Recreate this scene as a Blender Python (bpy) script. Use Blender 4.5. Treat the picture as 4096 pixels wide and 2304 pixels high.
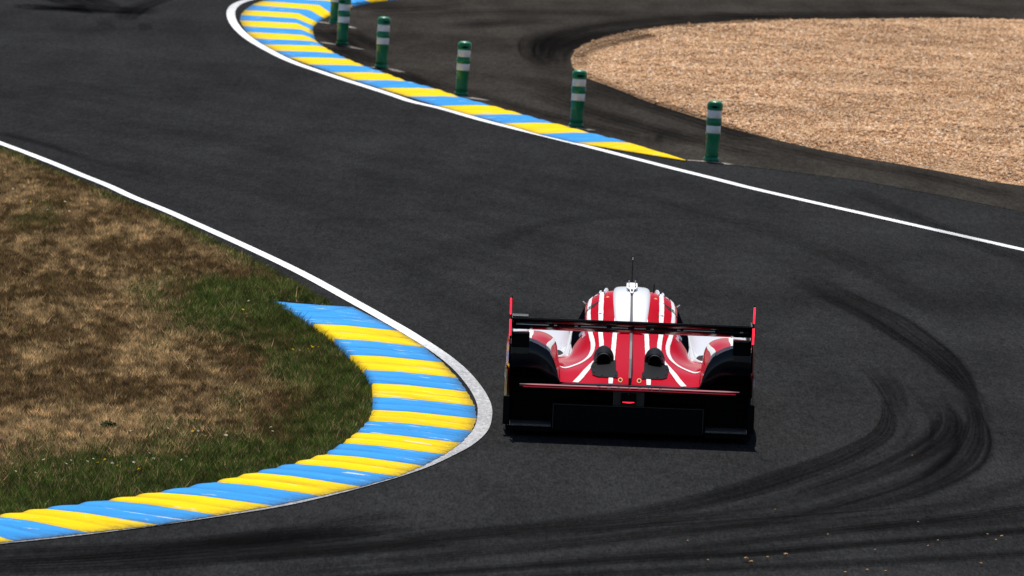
import bpy, math, random
import numpy as np
from mathutils import Matrix, Vector
random.seed(7); RNG = np.random.default_rng(7)
for o in list(bpy.data.objects): bpy.data.objects.remove(o)
SC = bpy.context.scene; COL = SC.collection

# ---------------------------------------------------------------- camera
FPX, VHOR, CAMH, ROLL = 31000.0, -1474.0, 6.46, math.radians(2.3)
PITCH = math.atan((1152 - VHOR) / FPX)
cd = bpy.data.cameras.new('camera'); cam = bpy.data.objects.new('camera', cd); COL.objects.link(cam)
cd.sensor_width = 36; cd.lens = 36 * FPX / 4096; cd.clip_start = 1; cd.clip_end = 3000
cam.matrix_world = Matrix.Translation((0, 0, CAMH)) @ Matrix.Rotation(math.pi/2 - PITCH, 4, 'X') @ Matrix.Rotation(ROLL, 4, 'Z')
cd.dof.use_dof = True; cd.dof.focus_distance = 63.5; cd.dof.aperture_fstop = 8
SC.camera = cam
# ---------------------------------------------------------------- sky and sun
SUN_EL, SUN_AZ = math.radians(63), math.radians(-6)     # azimuth measured from +Y (view direction) towards +X
w = bpy.data.worlds.new('World'); SC.world = w; w.use_nodes = True
nt = w.node_tree; bg = nt.nodes['Background']
sky = nt.nodes.new('ShaderNodeTexSky'); sky.sky_type = 'NISHITA'; sky.sun_disc = False
sky.sun_elevation = SUN_EL; sky.sun_rotation = SUN_AZ
nt.links.new(sky.outputs[0], bg.inputs[0]); bg.inputs[1].default_value = 0.075
sd = bpy.data.lights.new('sun', 'SUN'); sd.energy = 4.6; sd.angle = math.radians(0.53); sd.color = (1, .965, .91)
so = bpy.data.objects.new('sun', sd); COL.objects.link(so); so.location = (-12, 120, 120)
dv = Vector((math.sin(SUN_AZ)*math.cos(SUN_EL), math.cos(SUN_AZ)*math.cos(SUN_EL), math.sin(SUN_EL)))
so.rotation_euler = dv.to_track_quat('Z', 'Y').to_euler()
SC.view_settings.view_transform = 'Standard'; SC.view_settings.look = 'None'
SC.view_settings.exposure = 0.1; SC.view_settings.gamma = 1.0
SC.render.engine = 'CYCLES'; SC.cycles.max_bounces = 6; SC.cycles.transparent_max_bounces = 24
SC.render.resolution_x, SC.render.resolution_y = 1024, 576

# ---------------------------------------------------------------- survey: photo position -> point on level ground
def ray(u, v):
    x, y = u - 2048, v - 1152
    c, s = math.cos(ROLL), math.sin(ROLL)
    x, y = x*c + y*s, -x*s + y*c
    cp, sp = math.cos(PITCH), math.sin(PITCH)
    return x/FPX, cp - y/FPX*sp, -sp - y/FPX*cp
def G(u, v, z=0.0):
    r = ray(u, v); t = (z - CAMH)/r[2]
    return (r[0]*t, r[1]*t)
def D(p, z=0.0): return G(p[0]*1.5901, p[1]*1.5901, z)          # whole-photo survey sheet
def crop(ox, oy, k): return lambda p, z=0.0: G(ox + p[0]*k, oy + p[1]*k, z)
C1 = crop(0, 0, .5439); C2 = crop(880, 0, .3106); C3 = crop(1600, 0, .5439); C4 = crop(2800, 0, .5031)
C5 = crop(0, 600, .5047); C6 = crop(1000, 1150, .4076); C7 = crop(0, 1650, .5823); C8 = crop(2700, 1200, .762)

# ---------------------------------------------------------------- helpers
def link(o, parent=None):
    COL.objects.link(o)
    if parent is not None: o.parent = parent
    return o
def mobj(name, vs, fs, mat, parent=None, smooth=False, bevel=0):
    me = bpy.data.meshes.new(name); me.from_pydata([tuple(map(float, v)) for v in vs], [], [tuple(map(int, f)) for f in fs]); me.update()
    if smooth: me.polygons.foreach_set('use_smooth', [True]*len(me.polygons))
    mats = mat if isinstance(mat, (list, tuple)) else [mat]
    for m in mats: me.materials.append(m)
    o = link(bpy.data.objects.new(name, me), parent)
    if bevel:
        b = o.modifiers.new('bevel', 'BEVEL'); b.width = bevel; b.segments = 2; b.limit_method = 'ANGLE'
    return o
def tag(o, label=None, cat=None, group=None, kind=None):
    if label: o['label'] = label
    if cat: o['category'] = cat
    if group: o['group'] = group
    if kind: o['kind'] = kind
    return o
def empty(name, loc=(0, 0, 0), rz=0.0):
    o = bpy.data.objects.new(name, None); o.location = loc; o.rotation_euler = (0, 0, rz); o.empty_display_size = .2
    return link(o)
def box(x0, x1, y0, y1, z0, z1):
    return ([(x0,y0,z0),(x1,y0,z0),(x1,y1,z0),(x0,y1,z0),(x0,y0,z1),(x1,y0,z1),(x1,y1,z1),(x0,y1,z1)],
            [(0,3,2,1),(4,5,6,7),(0,1,5,4),(1,2,6,5),(2,3,7,6),(3,0,4,7)])
def grid_faces(n, m, flip=False, closed=False):
    f = []
    for i in range(n-1):
        for j in range(m if closed else m-1):
            k = (j+1) % m
            q = (i*m+j, i*m+k, (i+1)*m+k, (i+1)*m+j)
            f.append(q[::-1] if flip else q)
    return f
def tube(path, rad, seg=10, caps=True):
    """swept round tube; rad number or list"""
    vs = []; fs = []; n = len(path); P = [Vector(p) for p in path]
    for i, p in enumerate(P):
        t = (P[min(i+1, n-1)] - P[max(i-1, 0)]).normalized()
        a = t.cross(Vector((0.31, .2, 1))).normalized() if abs(t.z) < .9 else t.cross(Vector((1, .1, 0))).normalized()
        b = t.cross(a); r = rad[i] if isinstance(rad, (list, tuple)) else rad
        for k in range(seg):
            an = 2*math.pi*k/seg; vs.append(p + a*math.cos(an)*r + b*math.sin(an)*r)
    fs = grid_faces(n, seg, closed=True)
    if caps: fs += [tuple(range(seg))[::-1], tuple(range((n-1)*seg, n*seg))]
    return vs, fs
def hermite(xs, ys, x):
    """Catmull-Rom style smooth interpolation; ys (n,...)"""
    xs = np.asarray(xs, float); ys = np.asarray(ys, float)
    x = min(max(x, xs[0]), xs[-1]); i = min(max(int(np.searchsorted(xs, x)) - 1, 0), len(xs)-2)
    h = xs[i+1]-xs[i]; t = (x-xs[i])/h
    def m(k):
        if k == 0: return (ys[1]-ys[0])/(xs[1]-xs[0])
        if k == len(xs)-1: return (ys[-1]-ys[-2])/(xs[-1]-xs[-2])
        return .5*((ys[k+1]-ys[k])/(xs[k+1]-xs[k]) + (ys[k]-ys[k-1])/(xs[k]-xs[k-1]))
    return (2*t**3-3*t**2+1)*ys[i] + (t**3-2*t**2+t)*h*m(i) + (-2*t**3+3*t**2)*ys[i+1] + (t**3-t**2)*h*m(i+1)
def smooth_path(pts, n):
    pts = np.asarray(pts, float); d = np.r_[0, np.cumsum(np.linalg.norm(np.diff(pts, axis=0), axis=1))]
    return np.array([hermite(d, pts, s) for s in np.linspace(0, d[-1], n)])

# ---------------------------------------------------------------- materials
def mat(name, col, rough=.5, spec=.5, metal=0, coat=0, emis=None, es=0):
    m = bpy.data.materials.new(name); m.use_nodes = True; b = m.node_tree.nodes['Principled BSDF']
    b.inputs['Base Color'].default_value = (*col, 1); b.inputs['Roughness'].default_value = rough
    b.inputs['Specular IOR Level'].default_value = spec; b.inputs['Metallic'].default_value = metal
    b.inputs['Coat Weight'].default_value = coat; b.inputs['Coat Roughness'].default_value = .06
    if emis: b.inputs['Emission Color'].default_value = (*emis, 1); b.inputs['Emission Strength'].default_value = es
    return m
class NT:
    def __init__(s, m): s.t = m.node_tree; s.b = s.t.nodes['Principled BSDF']
    def n(s, ty, **k):
        x = s.t.nodes.new(ty)
        for a, v in k.items(): setattr(x, a, v)
        return x
    def l(s, a, b): s.t.links.new(a, b)
    def pos(s, scale=(1, 1, 1), rot=(0, 0, 0)):
        g = s.n('ShaderNodeNewGeometry'); mp = s.n('ShaderNodeMapping'); mp.inputs['Scale'].default_value = scale; mp.inputs['Rotation'].default_value = rot
        s.l(g.outputs['Position'], mp.inputs[0]); return mp.outputs[0]
    def noise(s, vec, sc, det=4, rough=.55, dist=0):
        x = s.n('ShaderNodeTexNoise'); x.inputs['Scale'].default_value = sc; x.inputs['Detail'].default_value = det
        x.inputs['Roughness'].default_value = rough; x.inputs['Distortion'].default_value = dist; s.l(vec, x.inputs['Vector']); return x.outputs['Fac']
    def ramp(s, fac, stops):
        r = s.n('ShaderNodeValToRGB'); e = r.color_ramp.elements
        while len(e) < len(stops): e.new(.5)
        for q, (p, c) in zip(e, stops): q.position = p; q.color = (*c, 1) if len(c) == 3 else c
        s.l(fac, r.inputs[0]); return r.outputs[0]
    def mix(s, fac, a, b, mode='MIX'):
        x = s.n('ShaderNodeMix'); x.data_type = 'RGBA'; x.blend_type = mode
        for v, i in ((fac, 0), (a, 6), (b, 7)):
            if isinstance(v, (int, float)): x.inputs[i].default_value = v
            elif isinstance(v, tuple): x.inputs[i].default_value = (*v, 1)
            else: s.l(v, x.inputs[i])
        return x.outputs[2]
    def math(s, op, a, b=0):
        x = s.n('ShaderNodeMath', operation=op)
        for v, i in ((a, 0), (b, 1)):
            if isinstance(v, (int, float)): x.inputs[i].default_value = v
            else: s.l(v, x.inputs[i])
        return x.outputs[0]
    def bump(s, h, st, dist=.01):
        x = s.n('ShaderNodeBump'); x.inputs['Strength'].default_value = st; x.inputs['Distance'].default_value = dist
        s.l(h, x.inputs['Height']); s.l(x.outputs[0], s.b.inputs['Normal'])
    def col(s, c): s.l(c, s.b.inputs['Base Color'])
def g3(v, w=0): return (v, v*(1+w*.2), v*(1+w))

def asphalt(name, lo, hi, warm, streak_rot=0.1, speck=.5):
    m = mat(name, (lo,)*3, .95, .0); t = NT(m); p = t.pos()
    big = t.noise(p, .16, 4, .6, .6); mid = t.noise(t.pos((1.2, .22, 1), (0, 0, streak_rot)), 1.1, 5, .6)
    fine = t.noise(t.pos((1, .14, 1)), 14, 6, .85); grit = t.noise(t.pos((1, .12, 1)), 45, 3, .85)
    f = t.math('ADD', t.math('MULTIPLY', big, .45), t.math('MULTIPLY', mid, .55))
    c = t.ramp(f, [(.34, tuple(lo*k for k in warm)), (.66, tuple(hi*k for k in warm))])
    c = t.mix(speck, c, t.ramp(fine, [(.3, (.62,)*3), (.7, (1.45,)*3)]), 'MULTIPLY')
    c = t.mix(speck, c, t.ramp(grit, [(.35, (.7,)*3), (.68, (1.5,)*3)]), 'MULTIPLY')
    spk = t.n('ShaderNodeTexVoronoi'); spk.inputs['Scale'].default_value = 17; t.l(p, spk.inputs['Vector'])
    dots = t.ramp(spk.outputs['Distance'], [(.0, (1,)*3), (.07, (0,)*3)])
    sel = t.n('ShaderNodeSeparateColor'); t.l(spk.outputs['Color'], sel.inputs[0])
    pick = t.math('MULTIPLY', t.math('GREATER_THAN', sel.outputs[0], .82), dots)
    c = t.mix(t.math('MULTIPLY', pick, .55), c, (.16, .15, .14))
    t.col(c); t.bump(t.math('ADD', grit, fine), .35, .006); return m
M_TRACK = asphalt('track_asphalt', .0150, .0265, (1, 1.02, 1.05), .35, .95)
M_RUN = asphalt('runoff_asphalt', .0160, .038, (1.12, 1.0, .88), 1.2, .9)
def line_mat():
    m = mat('white_line_paint', (.8, .8, .8), .6, .3); t = NT(m); p = t.pos()
    a = t.n('ShaderNodeAttribute', attribute_name='wear')
    ns = t.noise(t.pos((1, .3, 1)), 26, 6, .8); nf = t.noise(t.pos((1, .3, 1)), 90, 3, .8)
    k = t.math('ADD', t.math('MULTIPLY', ns, .8), t.math('MULTIPLY', nf, .45))
    k = t.math('ADD', k, t.math('MULTIPLY', t.math('SUBTRACT', a.outputs['Fac'], .5), 1.05))
    t.col(t.ramp(k, [(.45, (.82, .83, .84)), (.72, (.42, .42, .43)), (1.0, (.07, .07, .072))])); return m
M_LINE = line_mat()
def kerb_mat(name, c, dark, pale):
    m = mat(name, c, .7, .02); t = NT(m); p = t.pos()
    st = t.pos((.5, 1.6, 1)); n1 = t.noise(st, 4, 6, .7); n2 = t.noise(t.pos((.6, 3.5, 1), (0, 0, .1)), 3.2, 5, .65); n3 = t.noise(p, 28, 5, .8)
    col = t.mix(t.ramp(n1, [(.42, (0,)*3), (.75, (.6,)*3)]), c, dark)
    n4 = t.noise(t.pos((.35, 2.6, 1), (0, 0, -.06)), 2.4, 6, .75); col = t.mix(t.ramp(n4, [(.52, (0,)*3), (.70, (.34,)*3)]), col, (.03, .03, .03))
    col = t.mix(t.ramp(n3, [(.60, (0,)*3), (.72, (.5,)*3)]), col, tuple(x*.45 for x in c))
    col = t.mix(t.ramp(n2, [(.635, (0,)*3), (.65, (.9,)*3)]), col, pale)
    a = t.n('ShaderNodeAttribute', attribute_name='dirt_dark')
    col = t.mix(t.math('MULTIPLY', a.outputs['Fac'], t.ramp(n3, [(.3, (.2,)*3), (.65, (1,)*3)])), col, (.05, .045, .04))
    t.col(col); t.bump(t.math('ADD', n1, n3), .25, .008); return m
M_YEL = kerb_mat('kerb_yellow', (.92, .63, .004), (.70, .43, .003), (.72, .66, .5))
M_BLU = kerb_mat('kerb_blue', (.046, .315, .74), (.022, .21, .58), (.6, .66, .72))
M_SOIL = mat('dry_soil', (.05, .036, .022), .95, .1)
t = NT(M_SOIL); t.col(t.ramp(t.noise(t.pos((1, .4, 1)), 6, 6, .7), [(.35, (.028, .02, .012)), (.7, (.10, .07, .04))]))
def rubber():
    m = mat('tyre_rubber_mark', (.0035, .0035, .004), .97, .0); t = NT(m)
    uv = t.n('ShaderNodeUVMap'); sx = t.n('ShaderNodeSeparateXYZ'); t.l(uv.outputs[0], sx.inputs[0])
    a = t.n('ShaderNodeAttribute', attribute_name='ink')
    e = t.math('SUBTRACT', 1, t.math('ABSOLUTE', t.math('SUBTRACT', t.math('MULTIPLY', sx.outputs[1], 2), 1)))
    mp = t.n('ShaderNodeMapping'); mp.inputs['Scale'].default_value = (.035, 7, 1); t.l(uv.outputs[0], mp.inputs[0])
    oi = t.n('ShaderNodeObjectInfo'); cb = t.n('ShaderNodeCombineXYZ'); t.l(t.math('MULTIPLY', oi.outputs['Random'], 90), cb.inputs[1]); t.l(cb.outputs[0], mp.inputs['Location'])
    ns = t.noise(mp.outputs[0], 1.6, 5, .7, .2); nf = t.noise(t.pos((1, .5, 1)), 40, 3, .8)
    al = t.math('MULTIPLY', t.ramp(e, [(0, (0,)*3), (.28, (1,)*3)]), t.ramp(ns, [(.33, (.04,)*3), (.62, (1,)*3)]))
    al = t.math('MULTIPLY', al, t.ramp(nf, [(.25, (.55,)*3), (.6, (1,)*3)]))
    al = t.math('MULTIPLY', t.math('MULTIPLY', al, .85), a.outputs['Fac']); t.l(al, t.b.inputs['Alpha']); return m
M_RUB = rubber()
M_GRAVB = mat('gravel_bed', (.42, .27, .16), .95, .1)
t = NT(M_GRAVB); t.col(t.ramp(t.noise(t.pos(), 14, 6, .8), [(.3, (.32, .195, .105)), (.7, (.60, .385, .225))]))
def attr_mat(name, rough=.8, spec=.2, transl=0):
    m = mat(name, (.5,)*3, rough, spec); t = NT(m); a = t.n('ShaderNodeAttribute', attribute_name='tint'); t.col(a.outputs['Color'])
    if transl:
        tr = t.n('ShaderNodeBsdfTranslucent'); t.l(a.outputs['Color'], tr.inputs[0]); mx = t.n('ShaderNodeMixShader'); mx.inputs[0].default_value = transl
        out = t.t.nodes['Material Output']; t.l(t.b.outputs[0], mx.inputs[1]); t.l(tr.outputs[0], mx.inputs[2]); t.l(mx.outputs[0], out.inputs[0])
    return m
M_GRASS = attr_mat('grass_blades', .7, .05, .3); M_STONE = attr_mat('gravel_stones', .9, .02)
M_CONC = mat('pale_concrete', (.33, .29, .25), .85, .2)
t = NT(M_CONC); t.col(t.ramp(t.noise(t.pos(), 12, 5, .7), [(.35, (.10, .09, .08)), (.65, (.42, .37, .32))]))

def sheet(name, poly, z, m, parent=None):
    o = mobj(name, [(x, y, z) for x, y in poly], [tuple(range(len(poly)))], m, parent)
    import bmesh
    bm = bmesh.new(); bm.from_mesh(o.data); bmesh.ops.triangulate(bm, faces=bm.faces[:]); bmesh.ops.recalc_face_normals(bm, faces=bm.faces[:])
    if bm.faces and sum(f.normal.z for f in bm.faces) < 0: bmesh.ops.reverse_faces(bm, faces=bm.faces[:])
    bm.to_mesh(o.data); bm.free(); return o
def inpoly(P, poly):
    x, y = P[:, 0], P[:, 1]; r = np.zeros(len(P), bool); n = len(poly); j = n-1
    for i in range(n):
        xi, yi = poly[i]; xj, yj = poly[j]
        c = ((yi > y) != (yj > y)) & (x < (xj-xi)*(y-yi)/(yj-yi+1e-12)+xi); r ^= c; j = i
    return r
def segdist(P, line):
    d = np.full(len(P), 1e9)
    for a, b in zip(line[:-1], line[1:]):
        a = np.array(a); b = np.array(b); ab = b-a
        t = np.clip(((P-a)@ab)/(ab@ab+1e-12), 0, 1)[:, None]; d = np.minimum(d, np.linalg.norm(P-(a+t*ab), axis=1))
    return d
class VNoise:
    def __init__(s, seed): s.t = np.random.default_rng(seed).random((256, 256))
    def __call__(s, x, y):
        xi = np.floor(x).astype(int); yi = np.floor(y).astype(int); fx = x-xi; fy = y-yi
        fx = fx*fx*(3-2*fx); fy = fy*fy*(3-2*fy); T = s.t; a = xi & 255; b = yi & 255; a1 = (xi+1) & 255; b1 = (yi+1) & 255
        return (T[a, b]*(1-fx)+T[a1, b]*fx)*(1-fy)+(T[a, b1]*(1-fx)+T[a1, b1]*fx)*fy
    def fbm(s, x, y, o=4):
        r = 0; a = .5; tot = 0
        for k in range(o): r = r+a*s(x*2**k+17*k, y*2**k+5*k); tot += a; a *= .55
        return r/tot
def tri_mesh(name, V, F, mat_, tint=None, smooth=False, per='POINT'):
    me = bpy.data.meshes.new(name); me.vertices.add(len(V)); me.vertices.foreach_set('co', np.ascontiguousarray(V, np.float32).ravel())
    k = F.shape[1]; me.loops.add(F.size); me.loops.foreach_set('vertex_index', np.ascontiguousarray(F, np.int32).ravel())
    me.polygons.add(len(F)); me.polygons.foreach_set('loop_start', np.arange(0, F.size, k, dtype=np.int32))
    if tint is not None:
        a = me.attributes.new('tint', 'FLOAT_COLOR', 'POINT'); a.data.foreach_set('color', np.ascontiguousarray(np.c_[tint, np.ones(len(tint))], np.float32).ravel())
    me.materials.append(mat_); me.update(calc_edges=True); me.validate()
    if smooth: me.polygons.foreach_set('use_smooth', [True]*len(me.polygons))
    return link(bpy.data.objects.new(name, me))

# ================================================================ SETTING
track = sheet('race_track', [(-900, -100), (900, -100), (900, 2500), (-900, 2500)], 0, M_TRACK); tag(track, kind='structure')

# ---- gravel trap and runoff
grav_low = [C3(p) for p in [(1255, 440), (1268, 495), (1310, 540), (1380, 582), (1550, 643), (1800, 745), (2000, 812), (2250, 890)]] + \
           [C4(p) for p in [(190, 1012), (400, 1065), (620, 1120), (900, 1185), (1300, 1262), (1600, 1312), (1850, 1357), (2100, 1405), (2300, 1447)]] + [G(4096, 747), G(4300, 775), G(4700, 830)]
grav_top = [G(4700, 95), G(4300, 85)] + [C4(p) for p in [(2576, 163), (2000, 152), (1500, 155), (1000, 158), (600, 162), (300, 170), (0, 195)]] + \
           [C3(p) for p in [(2000, 192), (1700, 232), (1500, 277), (1350, 332), (1290, 375)]]
GRAV = grav_low + grav_top
run_low = [C2(p) for p in [(2170, -5), (1930, 25), (1700, 85), (1500, 140), (1440, 180), (1330, 235), (1250, 290), (1190, 340), (1195, 400), (1230, 540), (1335, 600), (1480, 688), (1640, 762), (1865, 855), (2130, 945), (2400, 1047)]] + \
          [C3(p) for p in [(225, 655), (435, 714), (670, 778), (910, 845), (1135, 908), (1395, 978), (1680, 1048), (2110, 1180)]] + \
          [C4(p) for p in [(100, 1296), (250, 1312), (600, 1352), (900, 1390), (1300, 1442)]] + [G(3800, 790), G(4096, 850), G(4700, 960)]
RUNP = run_low + [G(5600, 500), G(6000, -150), (30, 260), (-10, 260), G(1400, -160), G(1650, -60)]
runoff = sheet('runoff_area', RUNP, .004, M_RUN); tag(runoff, kind='structure')
bed = sheet('gravel_trap', GRAV, .010, M_GRAVB); tag(bed, kind='structure')
def stones():
    gp = np.array(GRAV); lo, hi = gp.min(0), gp.max(0); N = 700000
    P = lo + RNG.random((N, 2))*(hi-lo); keep = inpoly(P, GRAV)
    # only as far as the lens can see, plus a few metres
    keep &= P[:, 0] < P[:, 1]*.078; P = P[keep]
    vn = VNoise(3); d = segdist(P, GRAV+[GRAV[0]])
    ok = RNG.random(len(P)) < np.clip(.35+d*2.5, 0, 1); P = P[ok][:165000]; n = len(P)
    d = segdist(P, GRAV+[GRAV[0]]); s = RNG.lognormal(math.log(.0112), .36, n)*(1+.5*vn.fbm(P[:, 0]*1.3, P[:, 1]*.5))
    base = np.array([(1, 0, 0), (0, 1, 0), (-1, 0, 0), (0, -1, 0), (0, 0, 1), (0, 0, -1)], float)
    V = base[None]*(1+.5*(RNG.random((n, 6, 3))-.5)) + .25*(RNG.random((n, 6, 3))-.5)
    V = V*np.stack([s*1.15, s*1.15, s*.85], 1)[:, None, :]
    a = RNG.random(n)*6.28; ca, sa = np.cos(a)[:, None], np.sin(a)[:, None]
    V[:, :, 0], V[:, :, 1] = V[:, :, 0]*ca-V[:, :, 1]*sa, V[:, :, 0]*sa+V[:, :, 1]*ca
    und = (vn.fbm(P[:, 0]*1.1, P[:, 1]*.45, 3)-.35)*.16*np.clip(d*1.2, 0, 1)
    V += np.c_[P, .006+s*.25+np.clip(und, 0, 1)][:, None, :]
    F = np.array([(0, 1, 4), (1, 2, 4), (2, 3, 4), (3, 0, 4), (1, 0, 5), (2, 1, 5), (3, 2, 5), (0, 3, 5)])
    F = (F[None]+6*np.arange(n)[:, None, None]).reshape(-1, 3)
    pal = np.array([(.60, .37, .21), (.54, .32, .175), (.67, .46, .29), (.47, .28, .155), (.34, .21, .125), (.72, .57, .43), (.25, .19, .15)])
    c = pal[RNG.choice(7, n, p=[.30, .24, .19, .12, .06, .06, .03])]*(.8+.4*RNG.random((n, 1)))
    c *= (.86+.55*vn.fbm(P[:, 0]*.9+40, P[:, 1]*.3, 4))[:, None]
    o = tri_mesh('gravel_stones', V.reshape(-1, 3), F, M_STONE, np.repeat(c, 6, 0))
    tag(o, 'loose tan gravel stones filling the trap beside the runoff asphalt', 'gravel', kind='stuff')
stones()

# ---- painted edge lines
def ribbon(name, pts, widths, z, m, parent=None, n=120, wear=None, ink=None, horizontal=False):
    """flat band along pts (world xy); widths in metres measured across the band"""
    P = smooth_path(pts, n); k = np.linspace(0, 1, n); L = np.r_[0, np.cumsum(np.linalg.norm(np.diff(P, axis=0), axis=1))]
    d0 = np.r_[0, np.cumsum(np.linalg.norm(np.diff(np.asarray(pts, float), axis=0), axis=1))]
    u0 = np.linspace(0, 1, len(widths)) if len(widths) != len(pts) else d0/d0[-1]
    W = np.interp(k, u0, widths); T = np.gradient(P, axis=0); T /= np.linalg.norm(T, axis=1)[:, None]+1e-9
    N = np.c_[-T[:, 1], T[:, 0]]
    A = P+N*W[:, None]/2; B = P-N*W[:, None]/2
    vs = [(x, y, z) for x, y in A]+[(x, y, z) for x, y in B]
    fs = [(i+n, i+n+1, i+1, i) for i in range(n-1)]
    o = mobj(name, vs, fs, m, parent); me = o.data
    uv = me.uv_layers.new(name='UVMap')
    for l in me.loops:
        i = l.vertex_index; uv.data[l.index].uv = (L[i % n], 0 if i < n else 1)
    for nm, val in (('wear', wear), ('ink', ink)):
        if val is not None:
            a = me.attributes.new(nm, 'FLOAT', 'POINT'); q = np.interp(k, np.linspace(0, 1, len(val)), val); a.data.foreach_set('value', np.r_[q, q].astype(np.float32))
    return o
near_line = [G(-700, 330), G(-300, 460)] + [C1(p) for p in [(0, 1055), (180, 1122), (400, 1208), (600, 1291), (800, 1371)]] + \
    [C5(p) for p in [(1040, 372), (1300, 478), (1500, 566), (1750, 678), (2000, 792), (2200, 886), (2400, 985)]] + \
    [C6(p) for p in [(760, 0), (900, 78), (1050, 162), (1200, 245), (1350, 332), (1500, 418), (1650, 510), (1800, 606), (1950, 715), (2075, 825), (2175, 940), (2250, 1050), (2298, 1160), (2304, 1265)]] + \
    [D(p) for p in [(1207, 1086), (1167, 1122), (1117, 1149), (1058, 1176), (968, 1206), (844, 1240), (700, 1273), (500, 1305), (300, 1333), (100, 1357), (0, 1367), (-200, 1388), (-500, 1420)]]
nl = ribbon('edge_line', near_line, [.125]*20+[.12]*10+[.115]*11, .008, M_LINE, n=420, wear=[.0]*24+[.02, .03, .05, .08, .12, .2, .35, .5, .6, .64, .64, .64, .66, .62, .65, .68, .7, .72, .74, .76, .78, .8, .8, .8])
tag(nl, kind='structure')
far_line = [C2(p) for p in [(2300, -190), (1600, -150), (1000, -90), (600, -45), (330, 12), (215, 60), (150, 130), (140, 200), (170, 290), (240, 385), (345, 480), (465, 562), (620, 650), (810, 748), (1010, 832), (1300, 932), (1600, 1032), (1900, 1126), (2200, 1222), (2500, 1322)]] + \
    [C3(p) for p in [(300, 800), (600, 886), (900, 962), (1200, 1036), (1500, 1111), (1700, 1163), (2000, 1240), (2300, 1315), (2574, 1385)]] + \
    [D(p) for p in [(2000, 500), (2150, 534), (2350, 579), (2576, 630), (2750, 668), (3100, 740)]]
fl = ribbon('edge_line', far_line, [.14]*39, .008, M_LINE, n=420, wear=[.3, .5, .55, .5, .38, .25, .15, .08, .03, 0, 0, 0, 0, 0, 0, 0, 0])
tag(fl, kind='structure')

# ---- kerbs: each painted block is a piece of its own
def kerb_block(a, b, m, parent, rip, nu=14, nv=13, skirt=True):
    """a,b: cross sections (lists of xyz, track edge -> back edge) at the two ends of the block"""
    def sec(S):
        S = np.array(S); d = np.r_[0, np.cumsum(np.linalg.norm(np.diff(S, axis=0), axis=1))]
        return np.array([[np.interp(q, d/d[-1], S[:, k]) for k in range(3)] for q in np.linspace(0, 1, nu)])
    A, B = sec(a), sec(b); vs = []; dirt_dark = []
    for j in range(nv):
        v = j/(nv-1); ph = (v*2) % 1.0 if v < 1 else 1.0
        saw = math.sin(math.pi*ph**1.45)**1.0
        for i in range(nu):
            u = i/(nu-1); p = A[i]*(1-v)+B[i]*v
            p[2] += rip*saw*min(1, u*5+.06)*(1 if u < .999 else .8)
            jit = .004*math.sin(j*2.3+p[1]*9)*(u > .98 or u < .02)
            p[0] += jit; vs.append(p); dirt_dark.append(min(1, .85*max(0, 1-u*9)+.22*max(0, 1-u*2.6)+.3*max(0, (u-.93)/.07)+.34*max(0, 1-min(ph, 1-ph)/.09)))  # edge dirt, plus darkening along the ripple valleys
    fs = grid_faces(nv, nu)
    base = len(vs)
    for j in range(nv):
        p = vs[j*nu+nu-1]; vs.append((p[0], p[1], -.03)); dirt_dark.append(.9)
    for j in range(nv-1): fs.append((j*nu+nu-1, base+j, base+j+1, (j+1)*nu+nu-1))
    o = mobj('kerb_block', vs, fs, m, parent, smooth=True)
    at = o.data.attributes.new('dirt_dark', 'FLOAT', 'POINT'); at.data.foreach_set('value', np.array(dirt_dark, np.float32))
    import bmesh
    bm = bmesh.new(); bm.from_mesh(o.data); bmesh.ops.recalc_face_normals(bm, faces=bm.faces[:])
    if sum(f.normal.z*f.calc_area() for f in bm.faces) < 0: bmesh.ops.reverse_faces(bm, faces=bm.faces[:])
    bm.to_mesh(o.data); bm.free()
    return o
RISE = .07
near_b = [((742, 763), (677, 757), 1), ((1003, 832), (790, 815), 0), ((1069, 874), (842, 852), 0), ((1113, 911), (882, 893), 0), ((1150, 950), (918, 931), 0), ((1175, 985), (936, 964), 0),
    ((1194, 1021), (939, 998), 0), ((1199, 1053), (938, 1031), 0), ((1187, 1084), (928, 1059), 0), ((1160, 1114), (900, 1088), 0), ((1118, 1143), (864, 1115), 0), ((1065, 1171), (820, 1143), 0),
    ((1000, 1198), (740, 1167), 0), ((908, 1224), (646, 1189), 0), ((806, 1247), (544, 1213), 0), ((688, 1272), (403, 1239), 0), ((547, 1296), (273, 1259), 0), ((397, 1320), (115, 1280), 0),
    ((223, 1340), (-7, 1299), 0), ((35, 1361), (-130, 1317), 0), ((-140, 1381), (-280, 1336), 0), ((-330, 1402), (-450, 1357), 0)]
K1 = empty('kerb', (*D((940, 1031)), 0)); K1L = K1.location.copy()
def rel(p, o): return (p[0]-o[0], p[1]-o[1], p[2]-o[2])
secs = []
for i, (o_, i_, tip) in enumerate(near_b):
    r = .022 if tip else RISE
    a = D(o_, .011); b = D(i_, r); mid = (a[0]*.35+b[0]*.65, a[1]*.35+b[1]*.65)
    secs.append([rel((*a, .011), K1L), rel((*mid, r*.86+.0), K1L), rel((*b, r), K1L)])
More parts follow.
